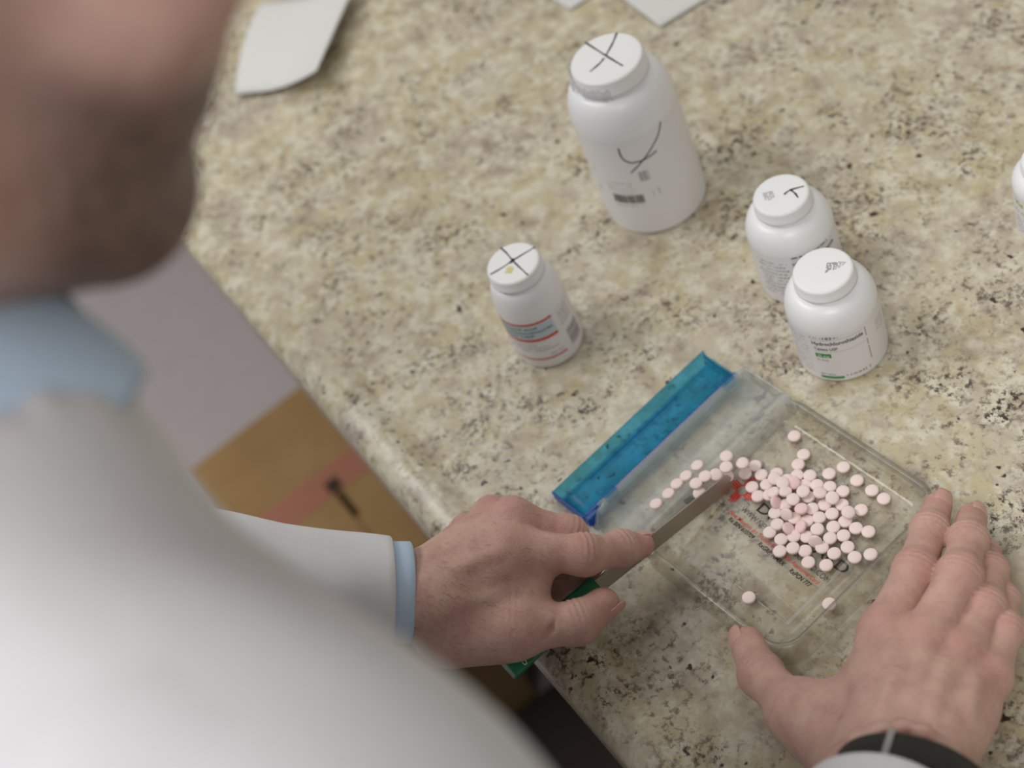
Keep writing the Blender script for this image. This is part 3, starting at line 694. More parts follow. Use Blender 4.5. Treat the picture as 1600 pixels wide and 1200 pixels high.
def cone(P, a, b, r1, r2):
    a = np.array(a, float); b = np.array(b, float); ba = b - a; l2 = float(ba @ ba) + 1e-12
    px, py, pz = P[0] - a[0], P[1] - a[1], P[2] - a[2]
    t = np.clip((px * ba[0] + py * ba[1] + pz * ba[2]) / l2, 0, 1)
    return np.sqrt((px - t * ba[0]) ** 2 + (py - t * ba[1]) ** 2 + (pz - t * ba[2]) ** 2) - (r1 + (r2 - r1) * t)
def ball(P, c, r): return np.sqrt((P[0] - c[0]) ** 2 + (P[1] - c[1]) ** 2 + (P[2] - c[2]) ** 2) - r
def ellip(P, c, r, B=np.eye(3)):
    q = [P[k] - c[k] for k in range(3)]
    l = [sum(B[j][k] * q[k] for k in range(3)) for j in range(3)]
    k0 = np.sqrt(sum((l[j] / r[j]) ** 2 for j in range(3))); k1 = np.sqrt(sum((l[j] / r[j] ** 2) ** 2 for j in range(3))) + 1e-9
    return k0 * (k0 - 1) / k1
def chain(P, pts, rad, k=0.004):
    d = None
    for i in range(len(pts) - 1):
        e = cone(P, pts[i], pts[i + 1], rad[i], rad[i + 1]); d = e if d is None else smin(d, e, k)
    return d
def unit(v): v = np.array(v, float); return v / (np.linalg.norm(v) + 1e-12)

# ---- hands
RH = dict(wrist=at(1402, 1238, .085), fore=(0.268, 0.000, 0.112),
    index=[at(1381, 990, .050), at(1430, 893, .046), at(1452, 830, .034), at(1465, 791, .0265)],
    middle=[at(1442, 1006, .054), at(1499, 899, .050), at(1512, 846, .036), at(1519, 809, .022)],
    ring=[at(1500, 1028, .048), at(1537, 950, .041), at(1545, 893, .027), at(1543, 867, .013)],
    little=[at(1545, 1062, .041), at(1568, 984, .036), at(1566, 938, .022), at(1560, 914, .011)],
    thumb=[at(1330, 1180, .054), at(1246, 1112, .040), at(1189, 1056, .023), at(1168, 1006, .015)])
LH = dict(wrist=at(668, 925, .076), fore=(-0.115, -0.185, 0.165),
    index=[at(800, 858, .074), at(912, 868, .061), at(970, 858, .044), at(1001, 852, .036)],
    middle=[at(803, 815, .073), at(886, 838, .056), at(915, 878, .035), at(898, 905, .027)],
    ring=[at(772, 812, .066), at(850, 838, .046), at(885, 895, .028), at(868, 928, .024)],
    little=[at(735, 838, .055), at(795, 862, .038), at(828, 915, .026), at(815, 948, .024)],
    web=[at(822, 952, .053), at(836, 897, .060)],
    thumb=[at(706, 986, .058), at(805, 984, .056), at(902, 974, .045), at(942, 944, .041)])
RAD = dict(index=(.0112, .0100, .0088, .0074), middle=(.0112, .0101, .0090, .0076), ring=(.0106, .0096, .0084, .0072), little=(.0095, .0085, .0074, .0064), thumb=(.0150, .0122, .0106, .0090))
def hand_sdf(Hd, P):
    w, f = Hd['wrist'], np.array(Hd['fore']); names = ('index', 'middle', 'ring', 'little')
    side = unit(Hd['index'][0] - Hd['little'][0])
    # forearm and wrist: two bones side by side
    palm = smin(cone(P, w + side * .0075, f + side * .006, .0178, .021), cone(P, w - side * .0075, f - side * .006, .0178, .021), .012)
    for k, nme in enumerate(names):
        m = Hd[nme][0]; off = side * (0.015 - 0.010 * k)
        palm = smin(palm, cone(P, w + off * .6, m, .0155, .0112 - .0006 * k), .011)
    pn = unit(np.cross(Hd['index'][0] - w, Hd['little'][0] - w)); 
    if pn[2] < 0: pn = -pn
    mid = 0.5 * (Hd['middle'][0] + w)
    # heel of the hand (little-finger side) and ball of the thumb, on the palm side
    palm = smin(palm, cone(P, w * .75 + Hd['little'][0] * .25 - pn * .008, Hd['little'][0] * .75 + w * .25 - pn * .006, .0165, .0125), .012)
    th = Hd['thumb']
    palm = smin(palm, cone(P, w * .85 + th[0] * .15 + side * .008, th[0], .0165, .0165), .012)
    palm = smin(palm, cone(P, th[0], th[1], .0165, .0128), .009)
    palm = smin(palm, cone(P, 0.6 * th[0] + 0.4 * w, 0.55 * Hd['index'][0] + 0.45 * w - pn * .006, .015, .012), .014)
    palm = smin(palm, cone(P, 0.80 * th[1] + 0.20 * th[0], 0.85 * Hd['index'][0] + 0.15 * w - pn * .007, .0085, .0085), .018)   # web
    palm = smin(palm, cone(P, 0.5 * th[1] + 0.5 * th[0], 0.65 * Hd['index'][0] + 0.35 * w - pn * .006, .0105, .0105), .014)
    for k, nme in enumerate(names):                        # extensor tendons and knuckles
        m = Hd[nme][0]; palm = smin(palm, cone(P, 0.55 * w + 0.45 * m + pn * .0118, m + pn * .0070, .0030, .0038), .007)
        palm = smin(palm, ball(P, m + pn * .0045, .0088 - .0006 * k), .006)
    if 'web' in Hd: palm = smin(palm, cone(P, *Hd['web'], .0105, .0100), .010)
    out = palm
    for nme in names + ('thumb',):
        pts = Hd[nme] if nme != 'thumb' else th; r = RAD[nme]
        fd = chain(P, pts, r, .005)
        ax = unit(pts[2] - pts[1])
        for j in (1, 2):                                   # joint swelling and skin creases over the knuckles
            dn = unit(pn - unit(pts[j + 1] - pts[j - 1]) * (pn @ unit(pts[j + 1] - pts[j - 1])))
            fd = smin(fd, ball(P, pts[j] + dn * .0012, r[j] * 0.955), .005)
            t = unit(pts[j + 1] - pts[j - 1]); s = (P[0] - pts[j][0]) * t[0] + (P[1] - pts[j][1]) * t[1] + (P[2] - pts[j][2]) * t[2]
            dz = (P[0] - pts[j][0]) * dn[0] + (P[1] - pts[j][1]) * dn[1] + (P[2] - pts[j][2]) * dn[2]
            fd = fd + .00042 * np.exp(-(s / .0042) ** 2) * np.cos(s * 2 * math.pi / .0031) * np.clip(dz / .006, 0, 1)
        out = np.minimum(out, smin(palm, fd, .007 if nme != 'thumb' else .010))
    return out
def surf(Hd, pix):
    """points of the hand's skin seen at photo pixels"""
    d = np.array([unit(AX @ np.array([u - 800, v - 600, F_PX])) for u, v in pix]); t = np.full(len(pix), .55)
    for _ in range(60):
        p = CAM + d * t[:, None]; t += np.clip(hand_sdf(Hd, (p[:, 0], p[:, 1], p[:, 2])), -.004, .05) * .85
    return CAM + d * t[:, None]
def detail(Hd, P, d):
    for pts in Hd['_vein']: d = smin(d, chain(P, pts, [.0008] * len(pts), .003), .0060)
    for pts in Hd['_fold']: d = smin(d, chain(P, pts, [.0012] + [.0026] * (len(pts) - 2) + [.0012], .004), .0045)
    for pts in Hd['_groove']: d = smax(d, -chain(P, pts, [.0004] + [.0013] * (len(pts) - 2) + [.0004], .003), .0016)
    return d
RPIX = dict(vein=[[(1372, 1118), (1390, 1075), (1412, 1030)], [(1452, 1128), (1464, 1080), (1478, 1040)], [(1512, 1130), (1516, 1095), (1524, 1066)]],
            fold=[[(1296, 1192), (1335, 1158), (1375, 1142), (1410, 1138), (1445, 1146), (1490, 1174)]], groove=[[(1292, 1180), (1332, 1146), (1375, 1131), (1412, 1128), (1450, 1137), (1496, 1166)], [(1318, 1196), (1350, 1164), (1385, 1151), (1420, 1150), (1455, 1160)]])
LPIX = dict(vein=[[(700, 896), (745, 876), (785, 862)], [(690, 935), (740, 938), (800, 922)]], fold=[], groove=[[(852, 1000), (862, 985), (868, 968)]])
for Hd, px_ in ((RH, RPIX), (LH, LPIX)):
    got = {k: [surf(Hd, pts) for pts in v] for k, v in px_.items()}
    for k, v in got.items(): Hd['_' + k] = v
    sunk = []
    for pts in got['vein']:
        c = spline(pts, 8); dv = np.array([unit(p - CAM) for p in c]); e = np.abs(np.linspace(-1, 1, 9))[:, None]; sunk.append(c + dv * (.0016 + .0030 * e ** 3))
    Hd['_vein'] = sunk
MOLE = surf(RH, [(1313, 1121)])[0]
def hand_mesh(Hd, h=0.00088):
    pts = np.array([p for n_ in ('index', 'middle', 'ring', 'little', 'thumb') for p in Hd[n_]] + [Hd['wrist'], 0.25 * Hd['wrist'] + .75 * np.array(Hd['fore'])])
    lo, hi = pts.min(0) - .024, pts.max(0) + .024
    fd = unit(np.array(Hd['fore']) - Hd['wrist']); w = Hd['wrist']
    def fn(X_, Y_, Z_):
        P = (X_, Y_, Z_); d = detail(Hd, P, hand_sdf(Hd, P))
        cut = (X_ - w[0]) * fd[0] + (Y_ - w[1]) * fd[1] + (Z_ - w[2]) * fd[2] - 0.070
        return np.maximum(d, cut)
    V, Q = surface_nets(fn, lo, hi, h)
    # redness: knuckles and fingertips
    red = np.zeros(len(V)); pn = np.array((0, 0, 1.0))
    for n_ in ('index', 'middle', 'ring', 'little', 'thumb'):
        p = Hd[n_]
        for q, s, a in ((p[0] + pn * .010, .011, .55), (p[1] + pn * .008, .009, .5), (p[2] + pn * .006, .007, .35), (p[3], .010, .7)):
            red = np.maximum(red, a * np.exp(-(np.linalg.norm(V - q, axis=1) / s) ** 2))
    red = np.maximum(red, 1.6 * np.exp(-(np.linalg.norm(V - MOLE, axis=1) / .0022) ** 2))
    return V, Q, red
def nail(Hd, nme, parent, roll=0.0):
    p = Hd[nme]; r = RAD[nme][3]; a = unit(p[3] - p[2]); w = Hd['wrist']
    pn = unit(np.cross(Hd['index'][0] - w, Hd['little'][0] - w)); pn = pn if pn[2] > 0 else -pn
    if nme == 'thumb': pn = unit(np.cross(p[3] - p[1], p[1] - p[0])); pn = pn if pn[2] > 0 else -pn; pn = unit(pn + np.array((0, 0, .6)))
    dn = unit(pn - a * (pn @ a)); s = np.cross(a, dn)
    if roll: dn, s = dn * math.cos(roll) + s * math.sin(roll), s * math.cos(roll) - dn * math.sin(roll)
    V, Fc = [], []; n_, m_ = 10, 10; wd = 0.74
    for j in range(m_ + 1):
        t = j / m_; x = -0.0045 + t * (r * 1.0 + .0045); ws = wd * (1 - 0.55 * max(0, t - .75) ** 1.2 * 2.2) * (0.8 + 0.2 * min(1, t * 4))
        rr = r * (1 - 0.10 * max(0, t - .5)) + (.00022 if t > .12 else -.0003) - .0012 * max(0, t - .45)
        for i in range(n_ + 1):
            an = (i / n_ * 2 - 1) * ws
            V.append(p[3] + a * x + (dn * math.cos(an) + s * math.sin(an)) * rr)
    for j in range(m_):
        for i in range(n_): k = j * (n_ + 1) + i; Fc.append((k, k + 1, k + n_ + 2, k + n_ + 1))
    o = mesh('fingernail', [(v[0], v[1], v[2] + CT) for v in V], Fc, M['nail'], None); md = o.modifiers.new('t', 'SOLIDIFY'); md.thickness = .0004; md.offset = -1
    return put(o, parent)

# ---- head, neck, torso, arms
PX = 0.110
HT = math.radians(31); HF = np.array((0, math.cos(HT), -math.sin(HT))); HU = np.array((0, math.sin(HT), math.cos(HT))); HR = np.array((1.0, 0, 0)); HBs = np.array([HR, HF, HU])
HC = np.array((PX, -0.040, 0.474)) - HF * 0.078 + HU * 0.130
def hp(x, f, u): return HC + HR * x + HF * f + HU * u
def head_sdf(P):
    d = ellip(P, hp(0, -.012, .022), (.077, .097, .090), HBs)
    d = smin(d, ellip(P, hp(0, .040, -.045), (.060, .060, .085), HBs), .03)
    for s in (-1, 1):
        d = smin(d, cone(P, hp(s * .010, .066, -.114), hp(s * .054, -.008, -.078), .019, .019), .022)
        d = smin(d, cone(P, hp(s * .054, -.008, -.078), hp(s * .066, -.014, -.015), .018, .016), .025)
        d = smin(d, ball(P, hp(s * .046, .060, -.030), .024), .02)
        d = smin(d, cone(P, hp(s * .014, .088, .022), hp(s * .046, .072, .020), .010, .009), .012)
    d = smin(d, ball(P, hp(0, .070, -.114), .0205), .014)
    for s in (-1, 1): d = smax(d, -ball(P, hp(s * .032, .098, .000), .0135), .010)
    d = smin(d, cone(P, hp(0, .092, .008), hp(0, .116, -.040), .0075, .0120), .010)
    for s in (-1, 1): d = smin(d, ball(P, hp(s * .012, .104, -.045), .0085), .006)
    for s in (-1, 1):                                       # lowered upper lids, lower lids
        c = hp(s * .032, .0770, -.001); b = ball(P, c, .0140); up_ = (P[0] - c[0]) * 0 + (P[1] - c[1]) * HU[1] + (P[2] - c[2]) * HU[2]; fw = (P[1] - c[1]) * HF[1] + (P[2] - c[2]) * HF[2]
        d = smin(d, np.maximum(b, -(up_ * .9 + fw * .25 - .0010)), .004); d = smin(d, np.maximum(b + .0006, up_ * .9 + .0050), .004)
    for zz, rr in ((-.073, .0060), (-.083, .0068)):
        d = smin(d, cone(P, hp(-.019, .086, zz), hp(.0, .0935, zz), rr * .7, rr), .004); d = smin(d, cone(P, hp(.019, .086, zz), hp(.0, .0935, zz), rr * .7, rr), .004)
    d = smax(d, -cone(P, hp(-.024, .096, -.078), hp(.024, .096, -.078), .0016, .0016), .002)
    for s in (-1, 1):
        e = ellip(P, hp(s * .079, -.020, -.014), (.007, .019, .033), HBs); e = smax(e, -ellip(P, hp(s * .087, -.016, -.012), (.006, .011, .021), HBs), .004)
        d = smin(d, e, .008)
    return d
NB = np.array((PX, -0.160, 0.420))
def neck_sdf(P):
    d = cone(P, hp(0, -.045, -.055), NB, .056, .062)
    return smin(d, ball(P, hp(0, .012, -.128) + np.array((0, -.012, -.012)), .016), .03)
SR, ER = np.array((0.292, -0.128, 0.425)), np.array((0.372, -0.100, 0.150))
SL, EL = np.array((-0.050, -0.150, 0.420)), np.array((-0.115, -0.205, 0.170))
PEL = np.array((PX, -0.225, -0.02))
def torso_sdf(P, g=0.0):
    d = ellip(P, (PX, -.225, .290), (.165 + g, .105 + g, .200 + g))
    d = smin(d, ellip(P, (PX, -.230, .09), (.150 + g, .105 + g, .170 + g)), .08)
    d = smin(d, ellip(P, PEL, (.165 + g, .112 + g, .130 + g)), .06)
    d = smin(d, cone(P, SL, (PX, -.165, .440), .052 + g, .055 + g), .05); d = smin(d, cone(P, SR, (PX, -.155, .455), .052 + g, .055 + g), .05)
    d = smin(d, cone(P, (PX, -.160, .490), (PX, -.188, .40), .066 + g, .086 + g), .05)
    return d
def body_sdf(X_, Y_, Z_):
    P = (X_, Y_, Z_)
    d = torso_sdf(P); d = smin(d, neck_sdf(P), .03); d = smin(d, head_sdf(P), .012)
    for S, E_, Hd in ((SR, ER, RH), (SL, EL, LH)):
        d = smin(d, cone(P, S, E_, .050, .040), .03); f = np.array(Hd['fore']); wj = Hd['wrist'] * .45 + f * .55
        d = smin(d, cone(P, E_, wj, .040, .029), .02)
    for s in (-1, 1):
        d = smin(d, cone(P, (PX + s * .085, -.215, -.06), (PX + s * .10, -.20, -.46), .082, .056), .05)
        d = smin(d, cone(P, (PX + s * .10, -.20, -.46), (PX + s * .11, -.24, -.83), .054, .038), .03)
        d = smin(d, cone(P, (PX + s * .11, -.24, -.86), (PX + s * .125, -.12, -.885), .036, .026), .03)
    return d
parts_V, parts_Q, parts_red, parts_beard = [], [], [], []
def add_part(V, Q, red=None, beard=None):
    k = sum(len(v) for v in parts_V); parts_V.append(V); parts_Q.append(Q + k); parts_red.append(red if red is not None else np.zeros(len(V))); parts_beard.append(beard if beard is not None else np.zeros(len(V)))
for Hd in (RH, LH): V, Q, red = hand_mesh(Hd); add_part(V, Q, red)
zsplit = 0.400
V, Q = surface_nets(lambda a, b, c: np.maximum(body_sdf(a, b, c), c - zsplit), (-.26, -.36, -.925), (.47, .04, zsplit + .02), .010); add_part(V, Q)
V, Q = surface_nets(lambda a, b, c: np.maximum(body_sdf(a, b, c), zsplit - .012 - c), (-.13, -.30, zsplit - .02), (.38, .15, .78), .0032)
q = V - HC; lx, lf, lu = q @ HR, q @ HF, q @ HU
sm = lambda x, a, b: np.clip((x - a) / (b - a), 0, 1) ** 2 * (3 - 2 * np.clip((x - a) / (b - a), 0, 1))
cheek = -0.052 + 0.030 * np.clip((0.06 - lf) / 0.07, 0, 1)           # beard line climbs to the sideburns
beard = sm(cheek - lu, -.004, .018) * sm(lf, .005, .048) * sm(lu, -.165, -.150)
beard = np.maximum(beard, sm(lf, .080, .088) * sm(-.052 - lu, 0, .006) * sm(lu, -.075, -.068) * .9)
beard *= 1 - .9 * sm(lf, .086, .090) * sm(.012 - abs(lu + .078), 0, .006) * sm(.024 - abs(lx), 0, .006)
beard *= .9 * np.clip(1.05 - .35 * rng.random(len(V)), 0, 1)
add_part(V, Q, .22 * sm(lf, .02, .09), beard)
V = np.concatenate(parts_V); Q = np.concatenate(parts_Q)
me = bpy.data.meshes.new('person'); V2 = V.copy(); V2[:, 2] += CT; ORG = np.array((PX, -0.2, 0.0)); V2 -= ORG
me.vertices.add(len(V2)); me.vertices.foreach_set('co', V2.ravel()); me.loops.add(Q.size); me.loops.foreach_set('vertex_index', Q.ravel().astype(np.int32)); me.polygons.add(len(Q))
me.polygons.foreach_set('loop_start', np.arange(0, Q.size, 4, dtype=np.int32)); me.update(calc_edges=True); me.validate()
for nm_, arr in (('red', parts_red), ('beard', parts_beard)):
    at_ = me.attributes.new(nm_, 'FLOAT', 'POINT'); at_.data.foreach_set('value', np.concatenate(arr).astype(np.float32))
person = link('person', me, M['skin']); person.location = ORG
tag(person, 'bearded person in white lab coat and pale blue shirt, bent over the tray', 'person')
def put(o, parent):
    o.parent = parent; off = Vector((0, 0, 0)); q_ = parent
    while q_ is not None: off += q_.location; q_ = q_.parent
    o.location = o.location - off; return o
for nme, roll in (('index', 0.35), ('middle', 0.55), ('ring', 0.3), ('little', 0.3), ('thumb', -0.95)): nail(RH, nme, person, roll)
for nme, roll in (('index', -0.15), ('thumb', 2.1), ('middle', 3.14), ('ring', 3.14), ('little', 3.14)): nail(LH, nme, person, roll)
for s in (-1, 1):
    bmx = bmesh.new(); bmesh.ops.create_uvsphere(bmx, u_segments=20, v_segments=14, radius=.0124); c = hp(s * .032, .0770, -.001); bmesh.ops.translate(bmx, vec=L(c), verts=bmx.verts)
    ey = put(from_bm('eyeball', bmx, M['eye'], None, True), person)
    bmx = bmesh.new(); bmesh.ops.create_uvsphere(bmx, u_segments=16, v_segments=10, radius=.0062); c = hp(s * .032, .0770, -.001) + unit(HF - HU * .30) * .0068; bmesh.ops.translate(bmx, vec=L(c), verts=bmx.verts)
    put(from_bm('iris', bmx, M['iris'], None, True), ey)
def sdf_obj(name, fn, lo, hi, h, m, parent, disp=None):
    V, Q = surface_nets(fn, lo, hi, h)
    if disp is not None: V = disp(V)
    me = bpy.data.meshes.new(name); V = V.copy(); V[:, 2] += CT; me.from_pydata(V.tolist(), [], Q.tolist()); me.update()
    return put(link(name, me, m), parent)
def hair_fn(X_, Y_, Z_):
    P = (X_, Y_, Z_); q = [P[k] - HC[k] for k in range(3)]; lf = sum(HF[k] * q[k] for k in range(3)); lu = sum(HU[k] * q[k] for k in range(3)); lx = q[0]
    d = ellip(P, hp(0, -.016, .026), (.0835, .102, .096), HBs); d = smin(d, ellip(P, hp(0, -.055, -.03), (.070, .052, .060), HBs), .03)
    d = d + .0009 * np.sin(lx * 410 + lf * 60 + 2 * np.sin(lu * 70)) * np.sin(lf * 120 - lu * 90)
    front = (0.052 - 0.9 * (lf - 0.02)) * .75; line = np.where(lf > -.012, .055 + .75 * (lf - .03), -.012 + 0 * lf)
    line = np.where(lf > -.012, np.maximum(line, .004), np.where(lf > -.040, .012, -.085))
    return smax(d, (line - lu) * .7, .012)
sdf_obj('hair', hair_fn, HC - .16, HC + .16, .0035, M['hair'], person)

for s in (-1, 1):
    sdf_obj('eyebrow', lambda X_, Y_, Z_: smin(cone((X_, Y_, Z_), hp(s * .016, .0965, .0225), hp(s * .034, .0905, .0265), .0036, .0034), cone((X_, Y_, Z_), hp(s * .034, .0905, .0265), hp(s * .050, .0765, .0215), .0034, .0020), .003), hp(s * .033, .087, .023) - .03, hp(s * .033, .087, .023) + .03, .0016, M['hair'], person)
# ---- clothes: sleeves as swept tubes with folds
def tube(name, path, rad, m, parent, folds=0.0, seed=0, seg=56, n=90, turn=.012, flat=1.0, label=None):
    C_ = spline(path, n); rr = np.interp(np.linspace(0, 1, n + 1), np.linspace(0, 1, len(rad)), rad); rnd = np.random.default_rng(seed)
    ph = rnd.uniform(0, 6.28, 12); V, Fc = [], []; up0 = np.array((0, 0, 1.0)); ss = np.concatenate([[0], np.cumsum(np.linalg.norm(np.diff(C_, axis=0), axis=1))])
    def ring(c, t, r, s, k):
        a = unit(np.cross(t, up0)); b = np.cross(a, t)
        for i in range(seg):
            an = 2 * math.pi * i / seg; fade = min(1, (ss[-1] - s) / .02)
            f = folds * fade * (math.sin(s * 75 + 1.6 * math.sin(an + ph[0]) + ph[1]) * (.5 + .5 * math.sin(an * 2 + ph[2] + s * 11)) + .7 * math.sin(s * 37 + 2.2 * math.sin(an + ph[3]) + ph[4]) + .4 * math.sin(an * 5 + s * 28 + ph[5]))
            V.append(c + (a * math.cos(an) + b * math.sin(an) * flat) * (r + f))
    for k in range(n + 1): ring(C_[k], unit(C_[min(k + 1, n)] - C_[max(k - 1, 0)]), rr[k], ss[k], k)
    t = unit(C_[n] - C_[n - 1])                       # hem turned in
    ring(C_[n] + t * .0008, t, rr[n] - .0008, ss[n], n); ring(C_[n], t, rr[n] - .0022, ss[n], n); ring(C_[n] - t * turn, t, rr[n] - .0026, ss[n], n)
    m_ = n + 4
    for j in range(m_ - 1):
        for i in range(seg): Fc.append((j * seg + i, j * seg + (i + 1) % seg, (j + 1) * seg + (i + 1) % seg, (j + 1) * seg + i))
    Fc.append(tuple(range(seg))[::-1])
    o = put(mesh(name, [(v[0], v[1], v[2] + CT) for v in V], Fc, m, None), parent)
    if label: tag(o, label)
    return o
def coat_fn(X_, Y_, Z_):
    P = (X_, Y_, Z_); d = torso_sdf(P, .020)
    d = smin(d, ellip(P, (PX, -.222, -.16), (.225, .160, .34)), .06)
    for S, E_ in ((SR, ER), (SL, EL)): d = smin(d, cone(P, S, S * .5 + E_ * .5, .078, .066), .04)
    d = d + .0022 * np.sin(X_ * 60 + Z_ * 25) * np.sin(Z_ * 38 + Y_ * 30)
    d = smin(d, cone(P, (.160, -.132, .482), (.148, -.205, .500), .030, .034), .03)
    d = np.maximum(d, -.33 - Z_)
    # open neck and front
    d = smax(d, -cone(P, (PX, -.140, .64), (PX, -.130, .450), .086, .070), .012)
    vv = np.abs(X_ - PX) - np.clip((Z_ - .10) * .11, .0, .034); d = smax(d, -np.maximum(vv, np.maximum(-.150 - Y_, .10 - Z_)), .008)
    return d
coat = sdf_obj('lab_coat', coat_fn, (-.19, -.46, -.36), (.43, .06, .57), .0074, M['coat'], person); tag(coat, 'white lab coat')
fr = np.array(RH['fore']); fl = np.array(LH['fore']); wr, wl = RH['wrist'], LH['wrist']
dr, dl = unit(wr - fr), unit(wl - fl)
cR = at(1380, 1264, .100); cL = wl - dl * .020
tube('sleeve', [SR + np.array((-.07, -.02, -.02)), SR + np.array((-.012, 0, .004)), SR * .5 + ER * .5 + np.array((.006, .004, 0)), ER, ER * .45 + cR * .55 + np.array((0, 0, .008)), cR], [.050, .080, .073, .066, .052, .0345], M['coat'], coat, .0022, 3, label='white coat sleeve over the right arm')
tube('sleeve', [SL, SL * .5 + EL * .5, EL, wl - dl * .145, wl - dl * .075, cL], [.076, .070, .060, .047, .0365, .0295], M['coat'], coat, .0022, 8, label='white coat sleeve over the left arm')
shirt_fn = lambda X_, Y_, Z_: smax(np.maximum(torso_sdf((X_, Y_, Z_), .009), .0 - Z_), -cone((X_, Y_, Z_), (PX, -.140, .64), (PX, -.136, .450), .074, .060), .006)
shirt = sdf_obj('shirt', shirt_fn, (-.10, -.34, -.02), (.34, .0, .52), .0075, M['shirt'], person); tag(shirt, 'pale blue collared shirt')
cf = cL + dl * .0105
tube('cuff', [cL - dl * .06, cL - dl * .03, cL - dl * .01, cf], [.0275, .0270, .0268, .0266], M['shirt'], shirt, .0003, 4, n=20, label='pale blue shirt cuff at the left wrist')
# collar: stand around the neck and two pointed leaves
def collar(sgn):
    V, Fc = [], []; n_ = 26
    for i in range(n_ + 1):
        t = i / n_; an = math.radians(-90 + 165 * t); rx, ry = .067, .060
        c = np.array((PX + sgn * rx * math.cos(an), -.136 + ry * math.sin(an), 0))
        zt = .546 - .036 * t ** 1.3; out = np.array((sgn * math.cos(an), math.sin(an), 0))
        leaf = .030 + .016 * t ** 2.2
        V += [c + np.array((0, 0, zt - .035)) - out * .002, c + np.array((0, 0, zt)), c + out * .006 + np.array((0, 0, zt + .002)), c + out * (.009 + .004 * t) + np.array((sgn * .008 * t ** 3, .002 * t, zt - leaf * .5)), c + out * (.011 + .006 * t) + np.array((sgn * .018 * t ** 3, .004 * t, zt - leaf))]
    for i in range(n_):
        for j in range(4): k = 5 * i + j; Fc.append((k, k + 1, k + 6, k + 5) if sgn > 0 else (k + 5, k + 6, k + 1, k))
    o = mesh('collar_leaf', [(v[0], v[1], v[2] + CT) for v in V], Fc, M['shirt'], None); md = o.modifiers.new('t', 'SOLIDIFY'); md.thickness = .002; md2 = o.modifiers.new('s', 'SUBSURF'); md2.levels = 1; md2.render_levels = 1
    return put(o, shirt)
collar(1); collar(-1)
# navy tie
bmx = box_bm(PX - .017, PX + .017, -.088, -.066, .450 + CT, .488 + CT, .006, 3); tie = put(from_bm('necktie', bmx, M['navy'], None, True), person); tag(tie, 'dark navy tie knot in the shirt collar')
V = [(PX - .012, -.074, .46), (PX + .012, -.074, .46), (PX + .030, -.112, .16), (PX - .030, -.112, .16), (PX - .012, -.082, .46), (PX + .012, -.082, .46), (PX + .030, -.120, .16), (PX - .030, -.120, .16)]
put(mesh('tie_blade', [(a, b, c + CT) for a, b, c in V], [(0, 3, 2, 1), (4, 5, 6, 7), (0, 1, 5, 4), (1, 2, 6, 5), (2, 3, 7, 6), (3, 0, 4, 7)], M['navy'], None, False), tie)
# coat lapels
for sgn in (1, -1):
    inner = spline([(PX + sgn * .072, -.125, .492), (PX + sgn * .078, -.108, .470), (PX + sgn * .070, -.100, .43), (PX + sgn * .052, -.100, .36), (PX + sgn * .014, -.108, .20)], 24)
    if sgn < 0: inner = inner + np.array((0.02, -.03, -.02))
    V, Fc = [], []
    for i, p in enumerate(inner):
        t = i / 24; wd = .004 + .052 * math.sin(min(1, t * 1.25) * math.pi) ** 1.0 * (1 - .5 * t); o_ = unit((sgn, .25 - .3 * (1 - t), -.22))
        V += [p + np.array((0, 0, .004)), p + o_ * wd * .5 + np.array((0, .006, .006)), p + o_ * wd + np.array((0, .002, -.004))]
    for i in range(24):
        for j in range(2): k = 3 * i + j; Fc.append((k, k + 1, k + 4, k + 3))
    o = mesh('lapel', [(v[0], v[1], v[2] + CT) for v in V], Fc, M['coat'], None); md = o.modifiers.new('t', 'SOLIDIFY'); md.thickness = .004; md = o.modifiers.new('s', 'SUBSURF'); md.levels = 1; md.render_levels = 1
    put(o, coat)
def leg_fn(X_, Y_, Z_):
    P = (X_, Y_, Z_); d = ellip(P, PEL, (.170, .118, .13))
    for s in (-1, 1):
        d = smin(d, cone(P, (PX + s * .085, -.215, -.06), (PX + s * .10, -.20, -.46), .092, .075), .04); d = smin(d, cone(P, (PX + s * .10, -.20, -.46), (PX + s * .11, -.235, -.86), .075, .066), .03)
    return np.maximum(np.maximum(d, Z_ - .04), -.895 - Z_)
tr = sdf_obj('trousers', leg_fn, (-.12, -.38, -.915), (.36, -.04, .06), .010, M['trouser'], person); tag(tr, 'dark trousers')
for s in (-1, 1):
    sdf_obj('shoe', lambda X_, Y_, Z_: np.maximum(smin(ellip((X_, Y_, Z_), (PX + s * .115, -.20, -.885), (.046, .115, .045)), ellip((X_, Y_, Z_), (PX + s * .125, -.115, -.89), (.050, .075, .034)), .03), -.9195 - Z_),
            (PX + s * .115 - .07, -.34, -.925), (PX + s * .115 + .08, -.02, -.82), .006, M['leather'], person)
# ---- wristwatch on the right wrist
wc = at(1428, 1252, .090); t_ = unit(wr - fr); t_ = unit(t_ + np.array((-.15, .0, -.25)))
a_ = unit(RH['index'][0] - RH['little'][0]); a_ = unit(a_ - t_ * (a_ @ t_)); b_2 = np.cross(a_, t_); b_2 = b_2 if b_2[2] > 0 else -b_2
V, Fc = [], []; seg = 64; pr_ = [(-.0095, 0), (-.0085, .0014), (.0085, .0014), (.0095, 0), (.0085, -.0008), (-.0085, -.0008)]
for i in range(seg):
    an = 2 * math.pi * i / seg
    for s, e in pr_: V.append(wc + t_ * s + a_ * math.cos(an) * (.0348 + e) + b_2 * math.sin(an) * (.0262 + e))
m_ = len(pr_)
for i in range(seg):
    for j in range(m_): Fc.append((i * m_ + j, i * m_ + (j + 1) % m_, ((i + 1) % seg) * m_ + (j + 1) % m_, ((i + 1) % seg) * m_ + j))
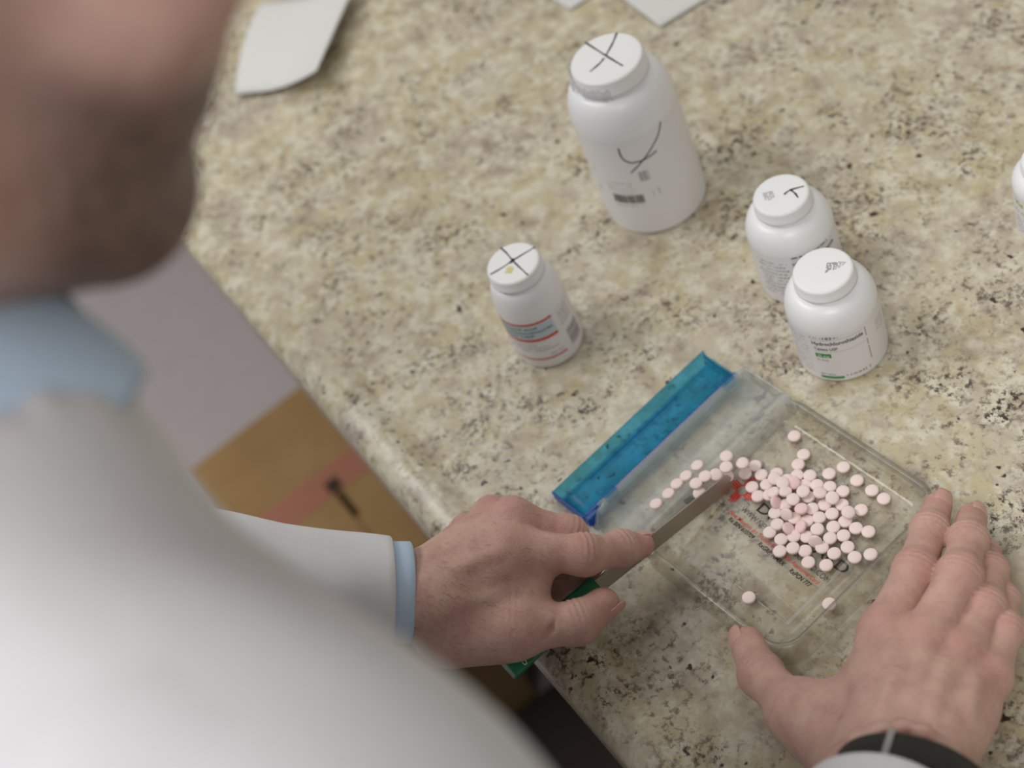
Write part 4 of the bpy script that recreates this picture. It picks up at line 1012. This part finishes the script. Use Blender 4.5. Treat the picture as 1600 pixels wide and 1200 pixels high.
watch = put(mesh('wristwatch', [(v[0], v[1], v[2] + CT) for v in V], Fc, M['strap'], None), person); tag(watch, 'black wristwatch strap at the right cuff')
bmx = bmesh.new(); bmesh.ops.create_cone(bmx, cap_ends=True, segments=40, radius1=.0175, radius2=.0165, depth=.008)
bmesh.ops.transform(bmx, matrix=Matrix(((t_[0], a_[0], -b_2[0], 0), (t_[1], a_[1], -b_2[1], 0), (t_[2], a_[2], -b_2[2], 0), (0, 0, 0, 1))), verts=bmx.verts); bmesh.ops.translate(bmx, vec=L(wc - b_2 * .0300), verts=bmx.verts)
put(from_bm('watch_case', bmx, M['steel'], None, False), watch)
bmx = box_bm(-.0015, .0015, -.0098, .0098, 0, .0022, .0005); q = wc + b_2 * .0236 + a_ * .017
bmesh.ops.transform(bmx, matrix=Matrix(((a_[0], t_[0], b_2[0], 0), (a_[1], t_[1], b_2[1], 0), (a_[2], t_[2], b_2[2], 0), (0, 0, 0, 1))), verts=bmx.verts); bmesh.ops.translate(bmx, vec=L(q), verts=bmx.verts)
put(from_bm('strap_loop', bmx, M['grey_ink'], None, False), watch)

# ---- fine dark hair on the left wrist and back of the hand
dg = bpy.context.evaluated_depsgraph_get(); rh = np.random.default_rng(11)
Vn = V2[len(parts_V[0]):len(parts_V[0]) + len(parts_V[1])] + ORG - np.array((0, 0, CT))
nrm = np.zeros((len(me.vertices), 3), np.float32).ravel(); me.vertex_normals.foreach_get('vector', nrm); nrm = nrm.reshape(-1, 3)[len(parts_V[0]):len(parts_V[0]) + len(parts_V[1])]
dw = np.linalg.norm(Vn - wl, axis=1); wgt = np.clip(1.2 - np.abs(dw - .02) / .045, 0, 1) * (nrm[:, 2] > .15); wgt /= wgt.sum()
Vh, Fh = [], []; hd_ = unit(np.array(LH['index'][0]) - wl); sd_ = unit(LH['thumb'][1] - LH['little'][0])
for i in rh.choice(len(Vn), 420, replace=False, p=wgt):
    p = Vn[i] - nrm[i] * .0002; n_ = nrm[i]; d_ = unit(hd_ * .5 + sd_ * (.5 + .5 * rh.random()) + rh.normal(0, .22, 3)); d_ = unit(d_ - n_ * (d_ @ n_)); l_ = rh.uniform(.003, .007); s_ = np.cross(n_, d_) * .00004
    q1 = p + d_ * l_ * .5 + n_ * .0011; q2 = p + d_ * l_ + n_ * .0010; k = len(Vh)
    Vh += [p - s_, p + s_, q1 + s_, q1 - s_, q2]; Fh += [(k, k + 1, k + 2, k + 3), (k + 3, k + 2, k + 4)]
ah = put(mesh('arm_hair', [(v[0], v[1], v[2] + CT) for v in Vh], Fh, M['hair'], None), person); tag(ah, 'fine dark hair on the left wrist', kind='stuff')
